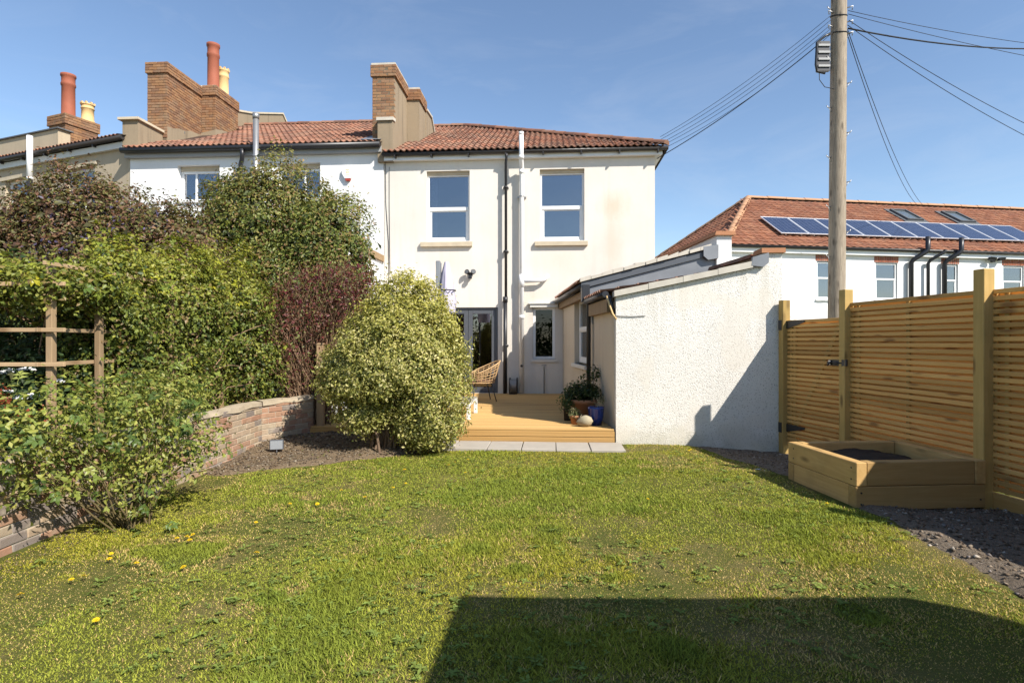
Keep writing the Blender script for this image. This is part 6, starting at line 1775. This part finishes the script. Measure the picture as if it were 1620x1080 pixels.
base = np.stack([P[:, 0], P[:, 1], gz(P[:, 0], P[:, 1]) - 0.004], 1)
sd = np.stack([-np.sin(ang), np.cos(ang), 0 * ang], 1) * Wd[:, None]
la = np.stack([np.cos(ang), np.sin(ang), 0 * ang], 1)
tip = base + la * lean[:, None] + np.array([[0, 0, 1]]) * H[:, None]
V = np.stack([base - sd, base + sd, tip], 1).reshape(-1, 3)
F = np.arange(n * 3).reshape(n, 3)
g1 = np.array([0.195, 0.235, 0.034]); g2 = np.array([0.285, 0.295, 0.050]); g3 = np.array([0.105, 0.155, 0.026]); st = np.array([0.40, 0.30, 0.13])
m1 = RG.rand(n)[:, None]
c = g1 * m1 + g2 * (1 - m1)
yel = np.clip((fnoise(P, 0.55, 51, 3) - 0.46) * 4.0, 0, 1)[:, None]
c = c * (1 - yel * 0.6) + np.array([0.33, 0.285, 0.035]) * yel * 0.6
lk = np.clip(lush, 0, 1.4)[:, None]
c = c * (1 - 0.5 * lk) + g3 * 0.5 * lk
isdry = (RG.rand(n) < dry * 0.7 + 0.05)[:, None]
c = np.where(isdry & (lush[:, None] < 1.0), st * (0.7 + 0.6 * RG.rand(n)[:, None]), c)
c = c * (0.70 + 1.08 * RG.rand(n)[:, None]) * np.array([1.10, 1.06, 0.95])
put('lawn_grass', np_mesh('lawn_grass', V, F, M['grass'], np.repeat(c, 3, 0)), kind='stuff')
# broad-leaved weeds and clover among the grass
n = 5200
W = np.stack([RG.uniform(-3.4, 4.0, n), 1.9 + 6.0 * RG.rand(n) ** 1.3], 1)
ok = ~keep_soil(W) & ~keep_gf(W) & ~keep_gn(W) & ~inside(W, slab2) & ~inside(W, [(2.88, 4.9), (4.3, 4.9), (4.3, 6.2), (2.88, 6.2)])
ok &= (fnoise(W, 1.3, 61, 3) > 0.47) & (W[:, 0] > -3.35) & ~inside(W, slab)
W = W[ok]; n = len(W); k = 6
a = np.repeat(RG.rand(n) * 6.28, k) + np.tile(np.arange(k) * 6.28 / k, n) + RG.normal(size=n * k) * .3
s_ = np.repeat(0.45 + 0.8 * RG.rand(n) ** 2, k)
Lf = s_ * (0.022 + 0.020 * RG.rand(n * k))
WW = np.repeat(W, k, 0)
pos = np.stack([WW[:, 0] + np.cos(a) * Lf * .5, WW[:, 1] + np.sin(a) * Lf * .5, gz(WW[:, 0], WW[:, 1]) + 0.012 + RG.rand(n * k) * .014], 1)
ax = np.stack([np.cos(a), np.sin(a), 0.25 + 0 * a], 1)
nr = unit(np.stack([-np.cos(a) * .25, -np.sin(a) * .25, 1 + 0 * a], 1) + RG.normal(size=(n * k, 3)) * .15)
V, F = leaf_quads(pos, nr, unit(ax), Lf, Lf * 0.42, fold=.2, droop=.15)
c = np.array([0.18, 0.235, 0.05]) * (0.7 + 0.7 * np.repeat(RG.rand(n), k))[:, None] + np.array([0.03, 0.03, 0.015]) * RG.rand(n * k)[:, None]
put('lawn_weeds', np_mesh('lawn_weeds', V, F, M['grass'], np.repeat(c, 4, 0)), kind='stuff')
# dandelions, each its own
dm = MB()
R = random.Random(3)
def daisy(R):
    m = MB()
    for ring, (r, z, nn) in enumerate(((0.020, 0.0, 13), (0.014, 0.004, 10), (0.007, 0.007, 6))):
        for k in range(nn):
            a = 6.283 * k / nn + ring * .3
            d = Vector((math.cos(a), math.sin(a), 0)); s2 = Vector((-d.y, d.x, 0)) * 0.0035
            m.add([d * .002 + Vector((0, 0, z)), d * r * .6 + s2 + Vector((0, 0, z + .002)), d * r + Vector((0, 0, z + R.uniform(-.002, .003))), d * r * .6 - s2 + Vector((0, 0, z + .002))], [(0, 1, 2), (0, 2, 3)])
    return m
head_me = daisy(R).mesh('flower_head', M['dandelion'])
stem_me = MB().tube([(0, 0, -0.035), (0.003, 0, -0.015), (0, 0, 0)], 0.002, 4).mesh('flower_stem', M['stem'])
spots = [(305, 845), (300, 853), (296, 848), (176, 872), (173, 880), (113, 912), (133, 907), (32, 935), (406, 875), (290, 897), (152, 977), (459, 796), (502, 796), (577, 785), (405, 825), (736, 746), (710, 735), (640, 742), (720, 731), (642, 763), (1090, 713), (1232, 946),
         (740, 727), (1308, 806), (540, 775), (216, 888), (1025, 790), (622, 770), (280, 850), (1093, 711)]
for i, (px, py) in enumerate(spots):
    Y = 900 * 1.46 / (py - 540); X = (px - 810) / 900 * Y
    t = thing('dandelion', 'yellow dandelion flower in the lawn grass', 'flower', (X, Y, float(gz(X, Y)) + 0.036), R.uniform(0, 6), 'dandelions scattered over the lawn')
    sc_ = R.uniform(0.75, 1.15)
    put('flower_head', head_me, t, Matrix.Rotation(R.uniform(-.4, .4), 4, 'X') @ Matrix.Diagonal((sc_, sc_, sc_, 1)))
    put('flower_stem', stem_me, t)

# ------------------------------------------------------------------ loose stones, clods, litter
def stones(name, poly, n, smin, smax, pal, seed, zf, kind='stuff', flat=0.5):
    R = np.random.RandomState(seed)
    xs = [q[0] for q in poly]; ys = [q[1] for q in poly]
    P = np.stack([R.uniform(min(xs), max(xs), n), R.uniform(min(ys), max(ys), n)], 1)
    P = P[inside(P, poly)]
    n = len(P)
    o8 = np.array([[1, 0, 0], [0, 1, 0], [-1, 0, 0], [0, -1, 0], [0, 0, 1], [0, 0, -1]], float)
    f8 = np.array([[0, 1, 4], [1, 2, 4], [2, 3, 4], [3, 0, 4], [1, 0, 5], [2, 1, 5], [3, 2, 5], [0, 3, 5]])
    s_ = smin + (smax - smin) * R.rand(n) ** 3
    A = o8[None] * (0.6 + 0.8 * R.rand(n, 6, 1)) * np.array([1, 0.75, flat]) * s_[:, None, None]
    A = A + R.normal(size=A.shape) * s_[:, None, None] * .15
    a = R.rand(n) * 6.28
    rot = np.stack([np.stack([np.cos(a), -np.sin(a), 0 * a], 1), np.stack([np.sin(a), np.cos(a), 0 * a], 1), np.stack([0 * a, 0 * a, 1 + 0 * a], 1)], 1)
    A = np.einsum('nij,nkj->nki', rot, A)
    z = zf(P[:, 0], P[:, 1])
    V = (A + np.stack([P[:, 0], P[:, 1], z + s_ * .2], 1)[:, None]).reshape(-1, 3)
    F = (np.arange(n)[:, None, None] * 6 + f8[None]).reshape(-1, 3)
    cols = np.array([q for q, _ in pal]); w = np.array([q for _, q in pal], float); w /= w.sum()
    c = cols[R.choice(len(cols), n, p=w)] * (0.7 + 0.6 * R.rand(n, 1))
    put(name, np_mesh(name, V, F, M['chip'], np.repeat(c, 6, 0)), kind=kind)
ch_ = [((0.16, 0.12, 0.085), 4), ((0.23, 0.185, 0.14), 2), ((0.34, 0.30, 0.25), 0.8), ((0.10, 0.075, 0.055), 3), ((0.19, 0.165, 0.15), 1.2)]
stones('gravel', [(2.9, 5.3), (3.0, 4.5), (2.92, 3.4), (2.98, 1.8), (4.6, 1.8), (4.4, 5.3)], 6500, 0.004, 0.026, ch_, 1, bumpz(5, 0.05, keep_gn))
stones('gravel', [(2.6, 8.1), (2.76, 7.6), (2.9, 6.2), (4.1, 6.2), (3.9, 7.95)], 3500, 0.004, 0.018, ch_, 2, bumpz(6, 0.03, keep_gf))
stones('bark_chips', SOIL_BED, 9500, 0.006, 0.026, [((0.15, 0.115, 0.08), 3), ((0.22, 0.18, 0.13), 2), ((0.09, 0.065, 0.045), 3), ((0.30, 0.26, 0.20), .7)], 3, moundz, flat=0.3)
stones('wall_foot_litter', [(-3.56, 2.3), (-3.25, 2.3), (-3.2, 5.6), (-3.45, 6.0)], 1500, 0.004, 0.014, [((0.22, 0.17, 0.10), 3), ((0.14, 0.10, 0.06), 2)], 4, lambda x, y: gz(x, y) + .006, flat=.3)
n = 420
LP = np.stack([RG.uniform(-3.5, -0.9, n), RG.uniform(6.3, 8.5, n)], 1)
LP = LP[inside(LP, SOIL_BED)]
n = len(LP)
Lz = moundz(LP[:, 0], LP[:, 1]) + 0.012
V, F = leaf_quads(np.stack([LP[:, 0], LP[:, 1], Lz], 1), unit(np.array([[0, 0, 1.0]]) + RG.normal(size=(n, 3)) * .35), RG.normal(size=(n, 3)), 0.02 + 0.03 * RG.rand(n), 0.012 + 0.016 * RG.rand(n))
cl = np.array([[0.30, 0.20, 0.10], [0.38, 0.30, 0.17], [0.20, 0.12, 0.06], [0.20, 0.22, 0.06]])[RG.randint(0, 4, n)]
put('fallen_leaves', np_mesh('fallen_leaves', V, F, M['leaf'], np.repeat(cl, 4, 0)), kind='stuff')
